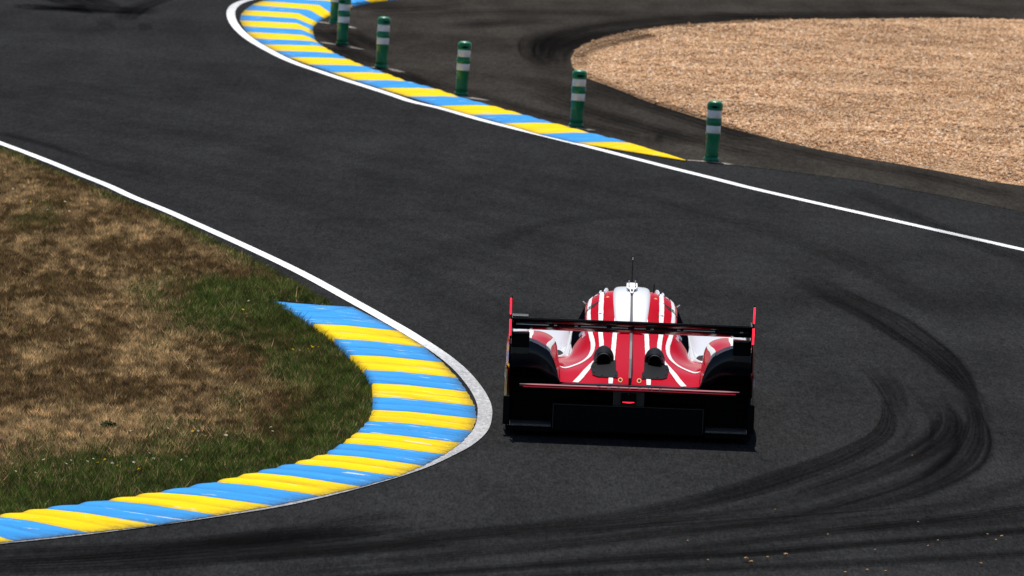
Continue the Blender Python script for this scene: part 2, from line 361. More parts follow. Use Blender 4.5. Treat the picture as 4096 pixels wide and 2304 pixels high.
# the blue end block bellies out along the track side
a0 = D((880, 771), .011)
mid_sec = [rel((*D((888, 772), .011), .011), K1L), rel((*D((800, 784), .04), .04), K1L), rel((*D((725, 780), .05), .05), K1L)]
kerb_block(secs[0], mid_sec, M_BLU, K1, .002); 
kerb_block(mid_sec, secs[1], M_BLU, K1, .006)
for i in range(1, len(secs)-1): kerb_block(secs[i], secs[i+1], M_YEL if i % 2 else M_BLU, K1, .015)
tag(K1, 'yellow and blue striped rumble kerb curving around the grass verge', 'kerb')
KNEAR_IN = [D(p[1], RISE) for p in near_b[1:]]
K2o = D((1000, 180)); K2 = empty('kerb', (*K2o, 0)); K2L = K2.location.copy()
far_b = [(C3, (2095, 1180), None, (2112, 1178)), (C3, (1275, 1048), None, (1680, 1048)), (C3, (1010, 984), None, (1395, 978)), (C3, (745, 906), None, (1135, 908)), (C3, (505, 843), None, (910, 845)), (C3, (270, 778), None, (670, 778)),
    (C3, (50, 710), None, (435, 714)), (C2, (2030, 1130), None, (2785, 1147)), (C2, (1712, 1030), None, (2400, 1047)), (C2, (1420, 930), None, (2130, 945)), (C2, (1130, 830), None, (1865, 855)), (C2, (875, 735), None, (1640, 762)),
    (C2, (700, 650), None, (1480, 688)), (C2, (545, 570), (1250, 590), (1335, 603)), (C2, (425, 493), (1170, 528), (1270, 560)), (C2, (340, 410), (1080, 452), (1225, 520)), (C2, (290, 335), (1040, 378), (1205, 450)), (C2, (255, 262), (1000, 300), (1192, 392)),
    (C2, (268, 190), (980, 237), (1200, 332)), (C2, (320, 130), (1010, 170), (1250, 285)), (C2, (410, 62), (1150, 122), (1330, 232)), (C2, (530, 15), (1280, 65), (1440, 178)), (C2, (700, -28), (1420, 12), (1560, 128)), (C2, (950, -70), (1560, -30), (1710, 82)),
    (C2, (1300, -105), (1750, -55), (1930, 26)), (C2, (1700, -135), (2000, -75), (2165, -4)), (C2, (2200, -165), (2400, -105), (2520, -40))]
S2 = []
for i, (Cf, o_, c_, i_) in enumerate(far_b):
    a = Cf(o_, .011)
    if i == 0: b = Cf(i_, .014); mid = ((a[0]+b[0])/2, (a[1]+b[1])/2); S = [(*a, .011), (*mid, .02), (*b, .012)]
    elif c_ is None:
        b = Cf(i_, .07); mid = (a[0]*.3+b[0]*.7, a[1]*.3+b[1]*.7); S = [(*a, .011), (*mid, .062), (*b, .07)]
    else:
        c = Cf(c_, .085); b = Cf(i_, .02); S = [(*a, .011), (*c, .085), (*b, .02)]
    S2.append([rel(p, K2L) for p in S])
for i in range(len(S2)-1): kerb_block(S2[i], S2[i+1], M_YEL if i % 2 == 0 else M_BLU, K2, .012 if i else .004)
tag(K2, 'yellow and blue striped rumble kerb running past the green bollards', 'kerb')

# ---- skid marks on the asphalt
def skid(conv, pts, wid, ink, z, n=90):
    o = ribbon('skid_mark', [conv(p) for p in pts], wid, z, M_RUB, track, n=n, ink=ink); return o
zz = [.010]
def sk(conv, pts, wid, ink, n=90):
    zz[0] += .0006; skid(conv, pts, wid, ink, zz[0] if zz[0] < .045 else .045, n)
sk(C8, [(560, -170), (700, -100), (900, 5), (1080, 90), (1240, 195), (1390, 305), (1490, 405), (1555, 505), (1590, 610), (1585, 720)], [.5, .55, .6, .62, .55, .45, .3, .14, .1, .08], [0, .3, .7, .85, .9, .9, .85, .6, .4, 0])
sk(C8, [(1300, 300), (1450, 400), (1560, 510), (1600, 620), (1590, 720)], [.25]*5, [0, .35, .3, .25, 0])
sk(C8, [(1010, 330), (1100, 430), (1160, 540), (1170, 640)], [.35, .3, .25, .1], [0, .45, .45, 0])
sk(C8, [(1105, 530), (1118, 630), (1075, 715), (960, 785), (800, 857), (600, 925), (400, 990), (200, 1045), (0, 1090), (-300, 1140), (-700, 1190), (-1400, 1260)], [.08, .16, .24, .32, .4, .46, .46, .45, .45, .45, .5, .5], [.3, .75, .85, .85, .85, .9, .85, .6, .5, .5], 160)
sk(C8, [(1360, 520), (1425, 600), (1420, 690), (1340, 768), (1200, 845), (1050, 905), (850, 975), (600, 1055), (300, 1110), (0, 1150), (-500, 1220)], [.12, .25, .36, .4, .36, .34, .32, .32, .3, .3, .3], [0, .45, .85, .8, .7, .55, .45, .4, .4, .35], 140)
sk(C8, [(1540, 540), (1580, 640), (1575, 750), (1500, 865), (1350, 962), (1150, 1035), (800, 1115), (400, 1180), (0, 1225), (-600, 1290), (-1500, 1375)], [.12, .2, .35, .45, .4, .4, .35, .35, .4, .4, .4], [.2, .5, .8, .8, .7, .6, .5, .5, .5, .5], 150)
sk(C8, [(1250, 400), (1400, 520), (1480, 640), (1470, 760), (1380, 860), (1200, 950), (900, 1050)], [.6]*7, [0, .12, .2, .2, .15, .1, 0])
sk(C8, [(-2200, 1500), (-1000, 1420), (0, 1352), (500, 1327), (900, 1292), (1300, 1262), (1900, 1208)], [.28]*7, [.8, .9, .95, .9, .9, .85], 120)
sk(C8, [(-800, 1395), (0, 1320), (600, 1250), (1000, 1205), (1500, 1145), (1900, 1090)], [.3]*6, [.3, .5, .6, .75, .7, .6])
sk(C8, [(0, 1270), (600, 1200), (1200, 1190), (1900, 1140)], [.5]*4, [0, .3, .5, .5])
sk(C8, [(-900, 1470), (0, 1425), (800, 1396), (1400, 1362), (1900, 1332)], [.35]*5, [.6, .7, .65, .7, .7])
sk(C8, [(300, 1200), (800, 1180), (1300, 1110), (1700, 1010), (1900, 940)], [.4]*5, [0, .3, .35, .4, .3])
sk(C7, [(-100, 1048), (600, 1012), (1300, 955), (2000, 880), (2700, 790)], [.45, .5, .6, .6, .5], [.8, .9, .7, .8, .5], 120)
sk(C7, [(-100, 965), (500, 945), (1200, 905), (2000, 815), (2700, 705)], [.35]*5, [.35, .5, .5, .5, .4])
sk(C7, [(1100, 940), (1600, 895), (2100, 835), (2500, 815)], [.55]*4, [0, .8, .85, .3])
sk(C7, [(-100, 1098), (700, 1075), (1500, 1020), (2300, 960), (3000, 900)], [.4]*5, [.85, .8, .9, .8, .6], 120)
sk(C7, [(-100, 1005), (900, 965), (1700, 930), (2700, 860)], [.8]*4, [.4, .45, .45, .3])
sk(C1, [(505, -30), (600, 20), (740, 60)], [1.2, 1.3, 1.0], [.8, .9, .5], 30)
sk(C1, [(560, 85), (650, 70), (745, 100)], [2.2, 3.0, 1.0], [.6, .7, .3], 30)
sk(C1, [(925, 150), (950, 105), (1040, 50), (1210, -10)], [.35, .5, .5, .4], [.3, .8, .8, .5])
sk(C1, [(760, 130), (780, 190), (860, 230)], [.3]*3, [0, .4, 0])
sk(C1, [(1060, 170), (1068, 200), (1064, 230)], [.25]*3, [.2, .6, .2])
sk(C1, [(0, 985), (300, 1062), (700, 1192), (1100, 1292), (1390, 1392)], [.2, .2, .18, .16, .12], [.75, .65, .45, .45, .1])
for q in range(9):   # faint lanes of laid rubber following the racing line
    o = q*55
    sk(D, [(-60, 160+o*.55), (300, 235+o*.62), (800, 330+o*.72), (1300, 430+o*.9), (1700, 520+o*1.0), (2050, 640+o*1.1)], [.3+.12*(q % 3)]*6, [.05, .14, .05+.02*(q*7%4), .16, .06, 0], 80)
sk(D, [(1240, 640), (1300, 590), (1420, 560), (1620, 545), (1850, 560), (2100, 600)], [.3]*6, [0, .3, .3, .3, .25, 0])
sk(D, [(1400, 460), (1700, 520), (1950, 590), (2200, 690), (2450, 840)], [.5]*5, [0, .25, .35, .35, .1])
sk(D, [(2150, 480), (2250, 530), (2420, 600), (2650, 690)], [.35]*4, [.3, .5, .4, .3])
base_arc = np.array([(1105, 430), (1230, 560), (1290, 680), (1240, 780), (1080, 870), (850, 960), (500, 1060), (100, 1130), (-500, 1210), (-1400, 1310)], float)
for q in range(9):
    k = random.uniform(-.25, 1.3); sh = np.array([(330, -60), (320, 0), (300, 60), (270, 110), (240, 130), (200, 130), (160, 120), (120, 110), (100, 100), (80, 90)])*k
    P_ = base_arc+sh+np.array([random.uniform(-20, 20), random.uniform(-12, 12)])
    i0 = random.randint(0, 4); i1 = random.randint(7, 10); kk = random.uniform(.25, .6); wq = random.choice([.05, .07, .1, .15])
    sk(C8, [tuple(p) for p in P_[i0:i1]], [wq]*(i1-i0), [0, kk*.7, kk, kk, kk*.8, kk*.5, 0], 110)
for q in range(12):
    y0 = random.uniform(-330, 60); kk = random.uniform(.3, .8); x0 = random.uniform(-2600, -200); wq = random.choice([.08, .12, .2, .3])
    L_ = random.uniform(900, 2600)
    sk(C8, [(x0+L_*f, 1400-(x0+L_*f)*.062+y0-25*f*f) for f in (0, .25, .5, .75, 1)], [wq]*5, [0, kk, kk, kk*.8, 0], 90)
# runoff swirls and the dark band hugging the gravel
sk(C3, [(1180, 500), (1190, 400), (1290, 330), (1500, 262), (1800, 205), (2200, 160), (2700, 130)], [1.0, 1.0, 1.6, 2.2, 2.2, 2.2, 2.2], [.3, .7, .8, .8, .75, .8], 100)
sk(C3, [(2600, 140), (3200, 125), (4200, 120)], [2.4]*3, [.85, .8, .8])
sk(C3, [(1120, 480), (1060, 420), (1080, 360), (1200, 300), (1400, 250)], [.35, .4, .5, .9, 1.2], [.3, .75, .75, .6, .2])
sk(C3, [(1080, 515), (960, 430), (935, 370), (1000, 300), (1120, 260)], [.3, .3, .35, .6, .8], [.1, .6, .65, .5, .1])
sk(C3, [(300, 210), (600, 190), (900, 170), (1100, 165)], [.9]*4, [.2, .7, .7, .2])
sk(C3, [(-100, 120), (300, 110), (900, 95), (1600, 105)], [1.1]*4, [.5, .55, .5, .4])
sk(C3, [(1270, 545), (1500, 660), (1850, 790), (2200, 905), (2600, 1035)], [.5, .6, .6, .6, .6], [.3, .7, .8, .8, .8])
sk(C4, [(0, 1100), (600, 1180), (1200, 1310), (1700, 1390), (2400, 1560)], [.4]*5, [.5, .6, .6, .6, .5])
sk(C3, [(900, 640), (1300, 800), (1700, 920), (2100, 1030), (2600, 1150)], [.6]*5, [0, .5, .65, .6, .5])
sk(C3, [(500, 560), (900, 600), (1300, 700), (1700, 800)], [.9]*4, [.2, .5, .5, .2])
sk(C2, [(1450, 420), (1560, 480), (1720, 560), (1900, 690)], [.9]*4, [.9, .9, .8, .4])
sk(C2, [(1600, 120), (1900, 110), (2300, 90), (2600, 60)], [2.0]*4, [.8, .8, .6, .3])
sk(C2, [(1350, 640), (1560, 690), (1800, 790), (2000, 850)], [.9]*4, [.9, .9, .8, .5])
sk(C2, [(2000, 920), (2250, 960), (2576, 1100), (2900, 1200)], [.5]*4, [.8, .9, .8, .6])
sk(C3, [(200, 610), (500, 690), (1000, 840), (1700, 1010)], [.35]*4, [.6, .6, .6, .6])
sk(C3, [(1890, 1060), (1920, 1010), (1960, 985)], [.12]*3, [.4, .6, .4])

# ---- grass verge
grass_edge = [G(-900, 300), G(-500, 440)] + [C1(p) for p in [(0, 1102), (150, 1142), (300, 1222), (500, 1302), (700, 1382)]] + \
    [C5(p) for p in [(900, 368), (1050, 432), (1200, 492), (1400, 572), (1560, 652), (1720, 742), (1870, 812), (2050, 902), (2200, 987), (2400, 1092)]] + [C6(p) for p in [(600, 62), (700, 117), (770, 160), (790, 180)]]
tipline = [C6(p) for p in [(700, 172), (500, 150), (320, 132), (180, 124)]]
kin = [D(p) for p in [(682, 760), (722, 781)]] + [D((p[0], p[1]), .04) for p in [(790, 818)]] + [D(p[1], .07) for p in near_b[2:]]
GRASS = grass_edge + tipline + kin + [(-14, kin[-1][1]), (-16, 160)]
verge = sheet('grass_verge', GRASS, .006, M_SOIL); tag(verge, kind='structure')
def grass():
    gp = np.array(GRASS); lo = np.array([-9.5, gp[:, 1].min()]); hi = np.array([gp[:, 0].max(), 103.])
    NB = 390000; P = lo + RNG.random((NB*4, 2))*(hi-lo)
    P = P[inpoly(P, GRASS) & (P[:, 0] > -P[:, 1]*.072-.2)]
    sc = np.array([1, 1/3.5]); dk = segdist(P*sc, [(x, y/3.5) for x, y in tipline+kin]); de = segdist(P, grass_edge)
    vn = VNoise(11); n1 = vn.fbm(P[:, 0]*.8, P[:, 1]*.16, 4); n2 = vn.fbm(P[:, 0]*2.2+30, P[:, 1]*.42+9, 5); n3 = vn.fbm(P[:, 0]*16+3, P[:, 1]*5, 3)
    green = np.clip(1.35-dk/.80 + (n1-.5)*1.3 + (n2-.5)*2.3, 0, 1)
    green = np.maximum(green, np.clip(.95-de/.30+(n2-.5)*2.0, 0, .85)); green = np.maximum(green, np.clip((n1-.68)*5, 0, .5))
    bare = np.clip((.42-n2)*5, 0, 1)*(1-green)
    keep = RNG.random(len(P)) < (.75+.25*green)-.45*bare
    P, green, n1, n2, n3, bare, dk, de = [a[keep][:NB] for a in (P, green, n1, n2, n3, bare, dk, de)]; n = len(P)
    h = (.028+.045*RNG.random(n))*(.75+.35*green+.5*(n3-.3))*np.where(RNG.random(n) < .025, 1.7, 1); wd = .0032+.0036*RNG.random(n)
    edge = np.minimum(dk*3, de); h *= np.clip(.55+edge*3, .55, 1)
    a = RNG.random(n)*6.283; ln = h*(.25+.9*RNG.random(n)); b = RNG.normal(0, .5, n)
    dx, dy = np.cos(a), np.sin(a)*.8; px, py = np.cos(b), np.sin(b)
    z0 = np.full(n, .004)
    V = np.empty((n, 3, 3)); V[:, 0] = np.c_[P[:, 0]-px*wd, P[:, 1]-py*wd, z0]; V[:, 1] = np.c_[P[:, 0]+px*wd, P[:, 1]+py*wd, z0]
    V[:, 2] = np.c_[P[:, 0]+dx*ln, P[:, 1]+dy*ln, z0+h]
    r = RNG.random(n)[:, None]; r2 = RNG.random(n)[:, None]
    tan = np.array((.52, .33, .145))*(1-r)+np.array((.84, .60, .32))*r
    brown = np.array((.15, .088, .038))*(1-r)+np.array((.32, .20, .09))*r
    gr = np.array((.050, .085, .016))*(1-r)+np.array((.15, .21, .045))*r
    k = np.clip((n2-.40)*3.2+(n3-.5)*1.5, 0, 1)[:, None]; dry = brown*(1-k)+tan*k
    isg = (r2[:, 0] < green*.78+.04)[:, None]
    c = np.where(isg, gr, dry*(1-.35*green[:, None]))*(.25+1.5*np.clip(n3, 0, 1)**1.5)[:, None]*(.6+.8*RNG.random((n, 1)))
    o = tri_mesh('grass', V.reshape(-1, 3), np.arange(3*n).reshape(-1, 3), M_GRASS, np.repeat(c, 3, 0))
    tag(o, 'short dry brown grass turning green along the kerb', 'grass', kind='stuff')
    # wild flowers, too many and too small to count
    spots = [(C7, (1500, 190), 420, 40, 26), (C7, (650, 400), 350, 35, 26), (C7, (150, 450), 150, 30, 8), (C5, (250, 420), 350, 140, 14), (C6, (600, 660), 260, 90, 16), (C5, (1950, 1290), 120, 60, 6), (C7, (1100, 360), 250, 30, 10), (C5, (90, 200), 60, 60, 4)]
    vs = []; fs = []; cs = []
    for cf, c0, rx, ry, m_ in spots:
        for q in range(m_//2):
            p = cf((c0[0]+random.gauss(0, .5)*rx, c0[1]+random.gauss(0, .5)*ry))
            if not inpoly(np.array([p]), GRASS)[0]: continue
            yel = random.random() < (.85 if cf is C6 else .4 if cf is C7 else .12); r = random.uniform(.009, .018); hz = random.uniform(.05, .085); b0 = len(vs)
            tilt = random.uniform(.2, .9); az = random.uniform(0, 6.28); col = (.85, .5, .01) if yel else (.8, .8, .76)
            tx = Vector((math.cos(az), math.sin(az)*.6-.5, 0)); nrm = (Vector((0, 0, 1))+tx*tilt).normalized(); u = nrm.orthogonal().normalized(); v_ = nrm.cross(u)
            cc = Vector((*p, hz)); vs.append(cc); cs.append((.7, .4, .01))
            for k in range(10):
                rr = r*(1 if k % 2 else .55); an = k*math.pi/5; vs.append(cc+u*math.cos(an)*rr+v_*math.sin(an)*rr); cs.append(col)
            for k in range(10): fs.append((b0, b0+1+k, b0+1+(k+1) % 10))
            b1 = len(vs); vs += [Vector((p[0]-.002, p[1], 0)), Vector((p[0]+.002, p[1], 0)), cc]; cs += [(.05, .09, .02)]*3; fs.append((b1, b1+1, b1+2))
    o = tri_mesh('wild_flowers', np.array([tuple(v) for v in vs]), np.array(fs), M_GRASS, np.array(cs))
    tag(o, 'tiny white and yellow wild flowers scattered through the verge grass', 'flowers', kind='stuff')
grass()
def weed(p, label, s=1.0, spread=.16):
    rt = empty('weed_plant', (p[0], p[1], .004)); tag(rt, label, 'plant')
    vs = []; fs = []; cs = []
    for k in range(90):
        a = random.uniform(0, 6.28); el = random.uniform(.1, .8); L = random.uniform(.5, 1)*spread*s; wd = .012*s
        d = Vector((math.cos(a)*math.cos(el), math.sin(a)*math.cos(el), math.sin(el))); sd_ = d.cross(Vector((0, 0, 1))).normalized()
        mid = d*L*.55+Vector((0, 0, .02)); tip = d*L-Vector((0, 0, L*.15)); b0 = len(vs)
        vs += [Vector((0, 0, 0)), mid+sd_*wd, tip, mid-sd_*wd]; fs.append((b0, b0+1, b0+2, b0+3)); cs += [(.028+.02*random.random(), .048+.03*random.random(), .016)]*4
    me = bpy.data.meshes.new('leaves'); me.from_pydata([tuple(v) for v in vs], [], fs); at = me.attributes.new('tint', 'FLOAT_COLOR', 'POINT')
    for i, c in enumerate(cs): at.data[i].color = (*c, 1)
    me.materials.append(M_GRASS); link(bpy.data.objects.new('leaves', me), rt)
    v, f = tube([(0, 0, 0), (.01, 0, .09*s)], [.008, .004], 6); mobj('stem', v, f, M_GRASS_ST, rt)
M_GRASS_ST = mat('plant_stem', (.05, .07, .02), .8, .2)
weed(C7((745, 118)), 'dark green leafy weed standing in dry brown grass', 1.0, .13)

# ---- loose stones on the racing surface
M_PEB = mat('loose_stone', (.45, .26, .13), .9, .15)
peb = [(C8, (372, 1377), .022), (C8, (400, 1392), .019), (C8, (580, 1353), .02), (C8, (485, 1363), .012), (C8, (525, 1115), .011), (C8, (1715, 1257), .017), (C8, (1683, 1274), .012), (C8, (1640, 1242), .01),
       (C8, (1380, 1275), .010), (C8, (1050, 1325), .010), (C8, (1605, 1398), .013), (C8, (172, 1378), .010), (C8, (1008, 1435), .016), (C8, (893, 1445), .014), (C8, (1275, 1178), .010), (C8, (802, 1243), .009), (C8, (1245, 828), .009), (C8, (65, 1278), .01), (C8, (1105, 1438), .012), (C8, (1328, 1303), .009)]
import bmesh
pm = []
for q in range(4):
    bm = bmesh.new(); bmesh.ops.create_icosphere(bm, subdivisions=2, radius=1)
    for v in bm.verts: v.co *= 1+random.uniform(-.25, .25); v.co.z *= .75
    me = bpy.data.meshes.new('loose_stone'); bm.to_mesh(me); bm.free(); me.materials.append(M_PEB); pm.append(me)
for q, (cf, p, s) in enumerate(peb):
    o = link(bpy.data.objects.new('loose_stone', pm[q % 4])); x, y = cf(p); o.location = (x, y, .014+s*.5); s *= .8; o.scale = (s, s, s); o.rotation_euler = (0, 0, q*1.7)
    tag(o, 'small tan gravel stone lying loose on the dark asphalt track', 'stone', 'loose stones on the racing surface')

# ================================================================ BOLLARDS
M_GREEN = mat('green_plastic', (.0015, .115, .055), .38, .4, coat=.15)
t = NT(M_GREEN); t.col(t.ramp(t.noise(t.pos(), 5, 5, .7), [(.3, (.002, .165, .072)), (.7, (.005, .24, .11))]))
M_BAND = mat('reflective_sheeting', (.62, .62, .66), .5, .5, metal=.4)
t = NT(M_BAND); t.col(t.ramp(t.noise(t.pos(), 22, 4, .6), [(.3, (.82, .82, .85)), (.7, (.92, .92, .94))]))
M_DARK = mat('dark_hollow', (.006, .006, .007), .8, .2)
def lathe(prof, seg=40, mod=None):
    vs = []
    for (r, z) in prof:
        for k in range(seg):
            a = 2*math.pi*k/seg; rr = mod(r, z, a) if mod else r; vs.append((rr*math.cos(a), rr*math.sin(a), z))
    fs = grid_faces(len(prof), seg, closed=True); fs.append(tuple(range((len(prof)-1)*seg, len(prof)*seg))); fs.append(tuple(range(seg))[::-1]); return vs, fs
def make_bollard():
    rt = empty('bollard')
    mobj('base', *lathe([(.094, 0), (.097, .012), (.096, .034), (.086, .046), (.083, .05)]), M_GREEN, rt, True)
    mobj('lower_body', *lathe([(.0835, .05), (.083, .1), (.085, .2), (.086, .322), (.094, .33), (.096, .338), (.093, .345)]), M_GREEN, rt, True)
    mobj('reflective_band', *lathe([(.088, .345), (.0895, .349), (.0895, .438), (.088, .442)]), M_BAND, rt, True)
    mobj('collar', *lathe([(.09, .441), (.0965, .446), (.0975, .486), (.0965, .527), (.09, .533)]), M_GREEN, rt, True)
    mobj('reflective_band', *lathe([(.088, .533), (.0895, .537), (.0895, .629), (.088, .633)]), M_BAND, rt, True)
    prof = [(.091, .632), (.097, .637), (.098, .645)]+[(.098, .645+.05*i/14) for i in range(1, 15)]+[(.097, .703), (.092, .72), (.082, .735), (.062, .746), (.035, .751), (.004, .753)]
    def slot(r, z, a):
        d = abs((a+math.pi/2+math.pi) % (2*math.pi)-math.pi); d = min(d, abs(d-math.pi))
        e = (d/.62)**2+((z-.672)/.016)**2
        return r-.035 if e < 1 and .64 < z < .70 else r
    cap = mobj('cap', *lathe(prof, 72, slot), M_GREEN, rt, True)
    for s in (-1, 1):
        vs = []
        for i in range(13):
            a = s*math.pi/2+(i-6)/6*.55; hh = .0135*math.sqrt(max(0, 1-((i-6)/6.3)**2)); vs += [(.066*math.cos(a), .066*math.sin(a), .672-hh), (.066*math.cos(a), .066*math.sin(a), .672+hh)]
        mobj('grip_slot', vs, [(2*i, 2*i+2, 2*i+3, 2*i+1) for i in range(12)], M_DARK, cap)
    return rt
def copy_tree(o, parent=None):
    c = o.copy(); COL.objects.link(c); c.parent = parent
    for ch in o.children: copy_tree(ch, c)
    return c
bol = make_bollard()
bl = [((C2, (1478, 306)), 'green bollard with white bands standing half hidden behind another bollard', 1.5, .2),
      ((C2, (1570, 586)), 'green bollard with white bands standing directly before another, at the kerb bend', 1.9, -.5),
      ((C2, (2075, 880)), 'green bollard with white bands, next along the kerb after the overlapping pair', 1.6, .55),
      ((C3, (448, 704)), 'green bollard with white bands, third from the kerb end with the pointed tip', 2.2, .1),
      ((C3, (1295, 937)), 'green bollard with white bands, beside the kerb with gravel behind its cap', 1.6, .15),
      ((C3, (2288, 1188)), 'green bollard with white bands, standing past the pointed yellow kerb tip', 1.7, -.05)]
for i, ((cf, p), lab, lean, rz) in enumerate(bl):
    o = bol if i == 0 else copy_tree(bol)
    x, y = cf((p[0], p[1])); o.location = (x, y, .009); o.rotation_euler = (0, math.radians(lean), rz)
    tag(o, lab, 'bollard', 'green and white bollards behind the kerb')
strips = [(C2, [(1270, 285), (1500, 315), (1730, 365)]), (C2, [(1305, 548), (1560, 585), (1830, 640)]), (C2, [(1960, 868), (2150, 890), (2350, 932)]), (C3, [(400, 700), (500, 718), (640, 740)]), (C3, [(1240, 930), (1330, 948), (1420, 960)]), (C3, [(2110, 1180), (2280, 1192), (2435, 1212)])]
for cf, pts in strips: ribbon('concrete_joint', [cf(p) for p in pts], [.10, .16, .10], .0055, M_CONC, runoff, n=20)
# ================================================================ RACE CAR (local: x right, y forward, z up, origin under the tail)
CAR = empty('race_car', (.980, 62.20, .012), math.radians(-.6))
CAR.rotation_euler = (0, math.radians(-.1), math.radians(-.6))
tag(CAR, 'red and white prototype race car seen from behind with full width rear wing', 'race car')
M_RED = mat('red_paint', (.50, .0006, .013), .16, .03)
M_WHITE = mat('white_paint', (.82, .83, .85), .3, .5, coat=.8)
M_STRIPE = mat('white_stripe_vinyl', (.82, .81, .80), .4, .4)
M_NAVY = mat('black_gloss_panel', (.004, .005, .009), .22, .5, coat=.0)
M_BLK = mat('matt_black', (.0022, .0022, .0025), .75, .12)
M_GBLK = mat('gloss_black_wing', (.003, .0035, .006), .22, .16)
M_CARB = mat('carbon_fibre', (.012, .012, .013), .4, .4)
t = NT(M_CARB); tc = t.n('ShaderNodeTexCoord'); ck = t.n('ShaderNodeTexChecker'); ck.inputs['Scale'].default_value = 160; mp = t.n('ShaderNodeMapping'); mp.inputs['Rotation'].default_value = (.3, .5, .785)
t.l(tc.outputs['Object'], mp.inputs[0]); t.l(mp.outputs[0], ck.inputs[0]); ck.inputs[1].default_value = (.008, .008, .008, 1); ck.inputs[2].default_value = (.05, .045, .042, 1); t.col(ck.outputs[0])
M_CARB_LIT = mat('sunlit_carbon', (.10, .095, .09), .35, .5)  # carbon made paler so the shaded floor plates look sunlit
t = NT(M_CARB_LIT); t.col(t.ramp(t.noise(t.pos(), 90, 4, .9), [(.4, (.02, .02, .02)), (.68, (.30, .28, .26))]))
M_GLASS = mat('dark_window', (.0022, .0030, .0055), .6, .0)
M_TYRE = mat('tyre_rubber', (.006, .006, .0065), .85, .2)
M_METAL = mat('dark_metal', (.03, .03, .032), .35, .5, metal=.8)
M_SHIELD = mat('heat_shield', (.0045, .005, .007), .5, .03)
M_FIN = mat('grey_fin', (.045, .045, .06), .5, .3)
M_LED = mat('red_led', (.6, .01, .02), .3, .4, emis=(1, .015, .035), es=2.6)
M_LAMP = mat('red_lamp_glass', (.30, .004, .010), .3, .8, coat=1)
M_BARL = mat('rear_light_glow', (.5, .1, .1), .3, .5, emis=(1, .40, .43), es=.48)
M_BARD = mat('rear_light_dim', (.3, .01, .02), .3, .5, emis=(1, .05, .10), es=.16)
M_CHROME = mat('chrome_letter', (.75, .75, .77), .25, .5, metal=.7)
M_YELD = mat('yellow_decal', (.16, .105, .008), .5, .2); M_BLUD = mat('blue_decal', (.03, .10, .22), .4, .4)
M_GREY = mat('grey_vent', (.16, .20, .27), .5, .4); M_ORG = mat('orange_decal', (.8, .25, .02), .5, .3); M_PINK = mat('pale_decal', (.6, .35, .40), .5, .3)

class Loft:
    """sections: dict y -> list of (x,z) control points"""
    def __init__(s, secs):
        s.ys = sorted(secs); s.A = np.array([secs[y] for y in s.ys], float); s.m = s.A.shape[1]
    def at(s, y, t, side=1):
        C = hermite(s.ys, s.A, y); i = int(min(max(math.floor(t), 0), s.m-2)); f = t-i
        p0 = C[max(i-1, 0)]; p1 = C[i]; p2 = C[i+1]; p3 = C[min(i+2, s.m-1)]
        m1 = (p2-p0)*.5; m2 = (p3-p1)*.5
        q = (2*f**3-3*f*f+1)*p1+(f**3-2*f*f+f)*m1+(-2*f**3+3*f*f)*p2+(f**3-f*f)*m2
        return Vector((side*q[0], y, q[1]))
    def nrm(s, y, t, side=1):
        a = s.at(y, min(t+.05, s.m-1), side)-s.at(y, max(t-.05, 0), side); b = s.at(min(y+.01, s.ys[-1]), t, side)-s.at(max(y-.01, s.ys[0]), t, side)
        n = a.cross(b); n.normalize()
        return n if (n.z > 0 or (abs(n.z) < .02 and n.x*side > 0)) else -n
    def tx(s, y, x):
        """parameter whose |x| matches"""
        lo, hi = 0.0, float(s.m-1)
        for _ in range(40):
            md = (lo+hi)/2
            if s.at(y, md).x < x: lo = md
            else: hi = md
        return lo
    def patch(s, name, y0, y1, t0, t1, mat_, ny, nt_, parent, side=1, off=0.0):
        vs = []
        for i in range(ny+1):
            y = y0+(y1-y0)*i/ny
            for j in range(nt_+1):
                t_ = t0+(t1-t0)*j/nt_; p = s.at(y, t_, side)
                if off: p = p+s.nrm(y, t_, side)*off
                vs.append(p)
        return mobj(name, vs, grid_faces(ny+1, nt_+1, flip=side < 0), mat_, parent, True)
    def full(s, name, y0, y1, t1, mat_, ny, nt_, parent):
        vs = []
        for i in range(ny+1):
            y = y0+(y1-y0)*i/ny
            for j in range(-nt_, nt_+1):
                vs.append(s.at(y, abs(j)/nt_*t1, -1 if j < 0 else 1))
        return mobj(name, vs, grid_faces(ny+1, 2*nt_+1), mat_, parent, True)
    def band(s, name, pts, wid, mat_, parent, side=1, off=.003, n=60, nw=5, byx=True, wob=.0012):
        """stripe along pts (y, x-or-t); wid metres"""
        Q = smooth_path([(p[0], p[1]) for p in pts], n); d = np.linspace(0, 1, n); W = np.interp(d, np.linspace(0, 1, len(wid)), wid); vs = []
        if byx:
            T = np.gradient(Q, axis=0); T /= np.linalg.norm(T, axis=1)[:, None]; N = np.c_[-T[:, 1], T[:, 0]]
            for i in range(n):
                for j in range(nw):
                    e = (j/(nw-1)-.5)*(W[i]+(wob*math.sin(i*1.9)+wob*math.sin(i*.83) if j in (0, nw-1) else 0))
                    y = min(max(Q[i, 0]+N[i, 0]*e, s.ys[0]+1e-4), s.ys[-1]); x = Q[i, 1]+N[i, 1]*e; t_ = s.tx(y, max(x, 0)); p = s.at(y, t_, side)+s.nrm(y, t_, side)*off; vs.append(p)
        else:
            for i in range(n):
                for j in range(nw):
                    e = (j/(nw-1)-.5)*W[i]; y = Q[i, 0]; t_ = Q[i, 1]+e; vs.append(s.at(y, t_, side)+s.nrm(y, t_, side)*off)
        return mobj(name, vs, grid_faces(n, nw), mat_, parent, True)

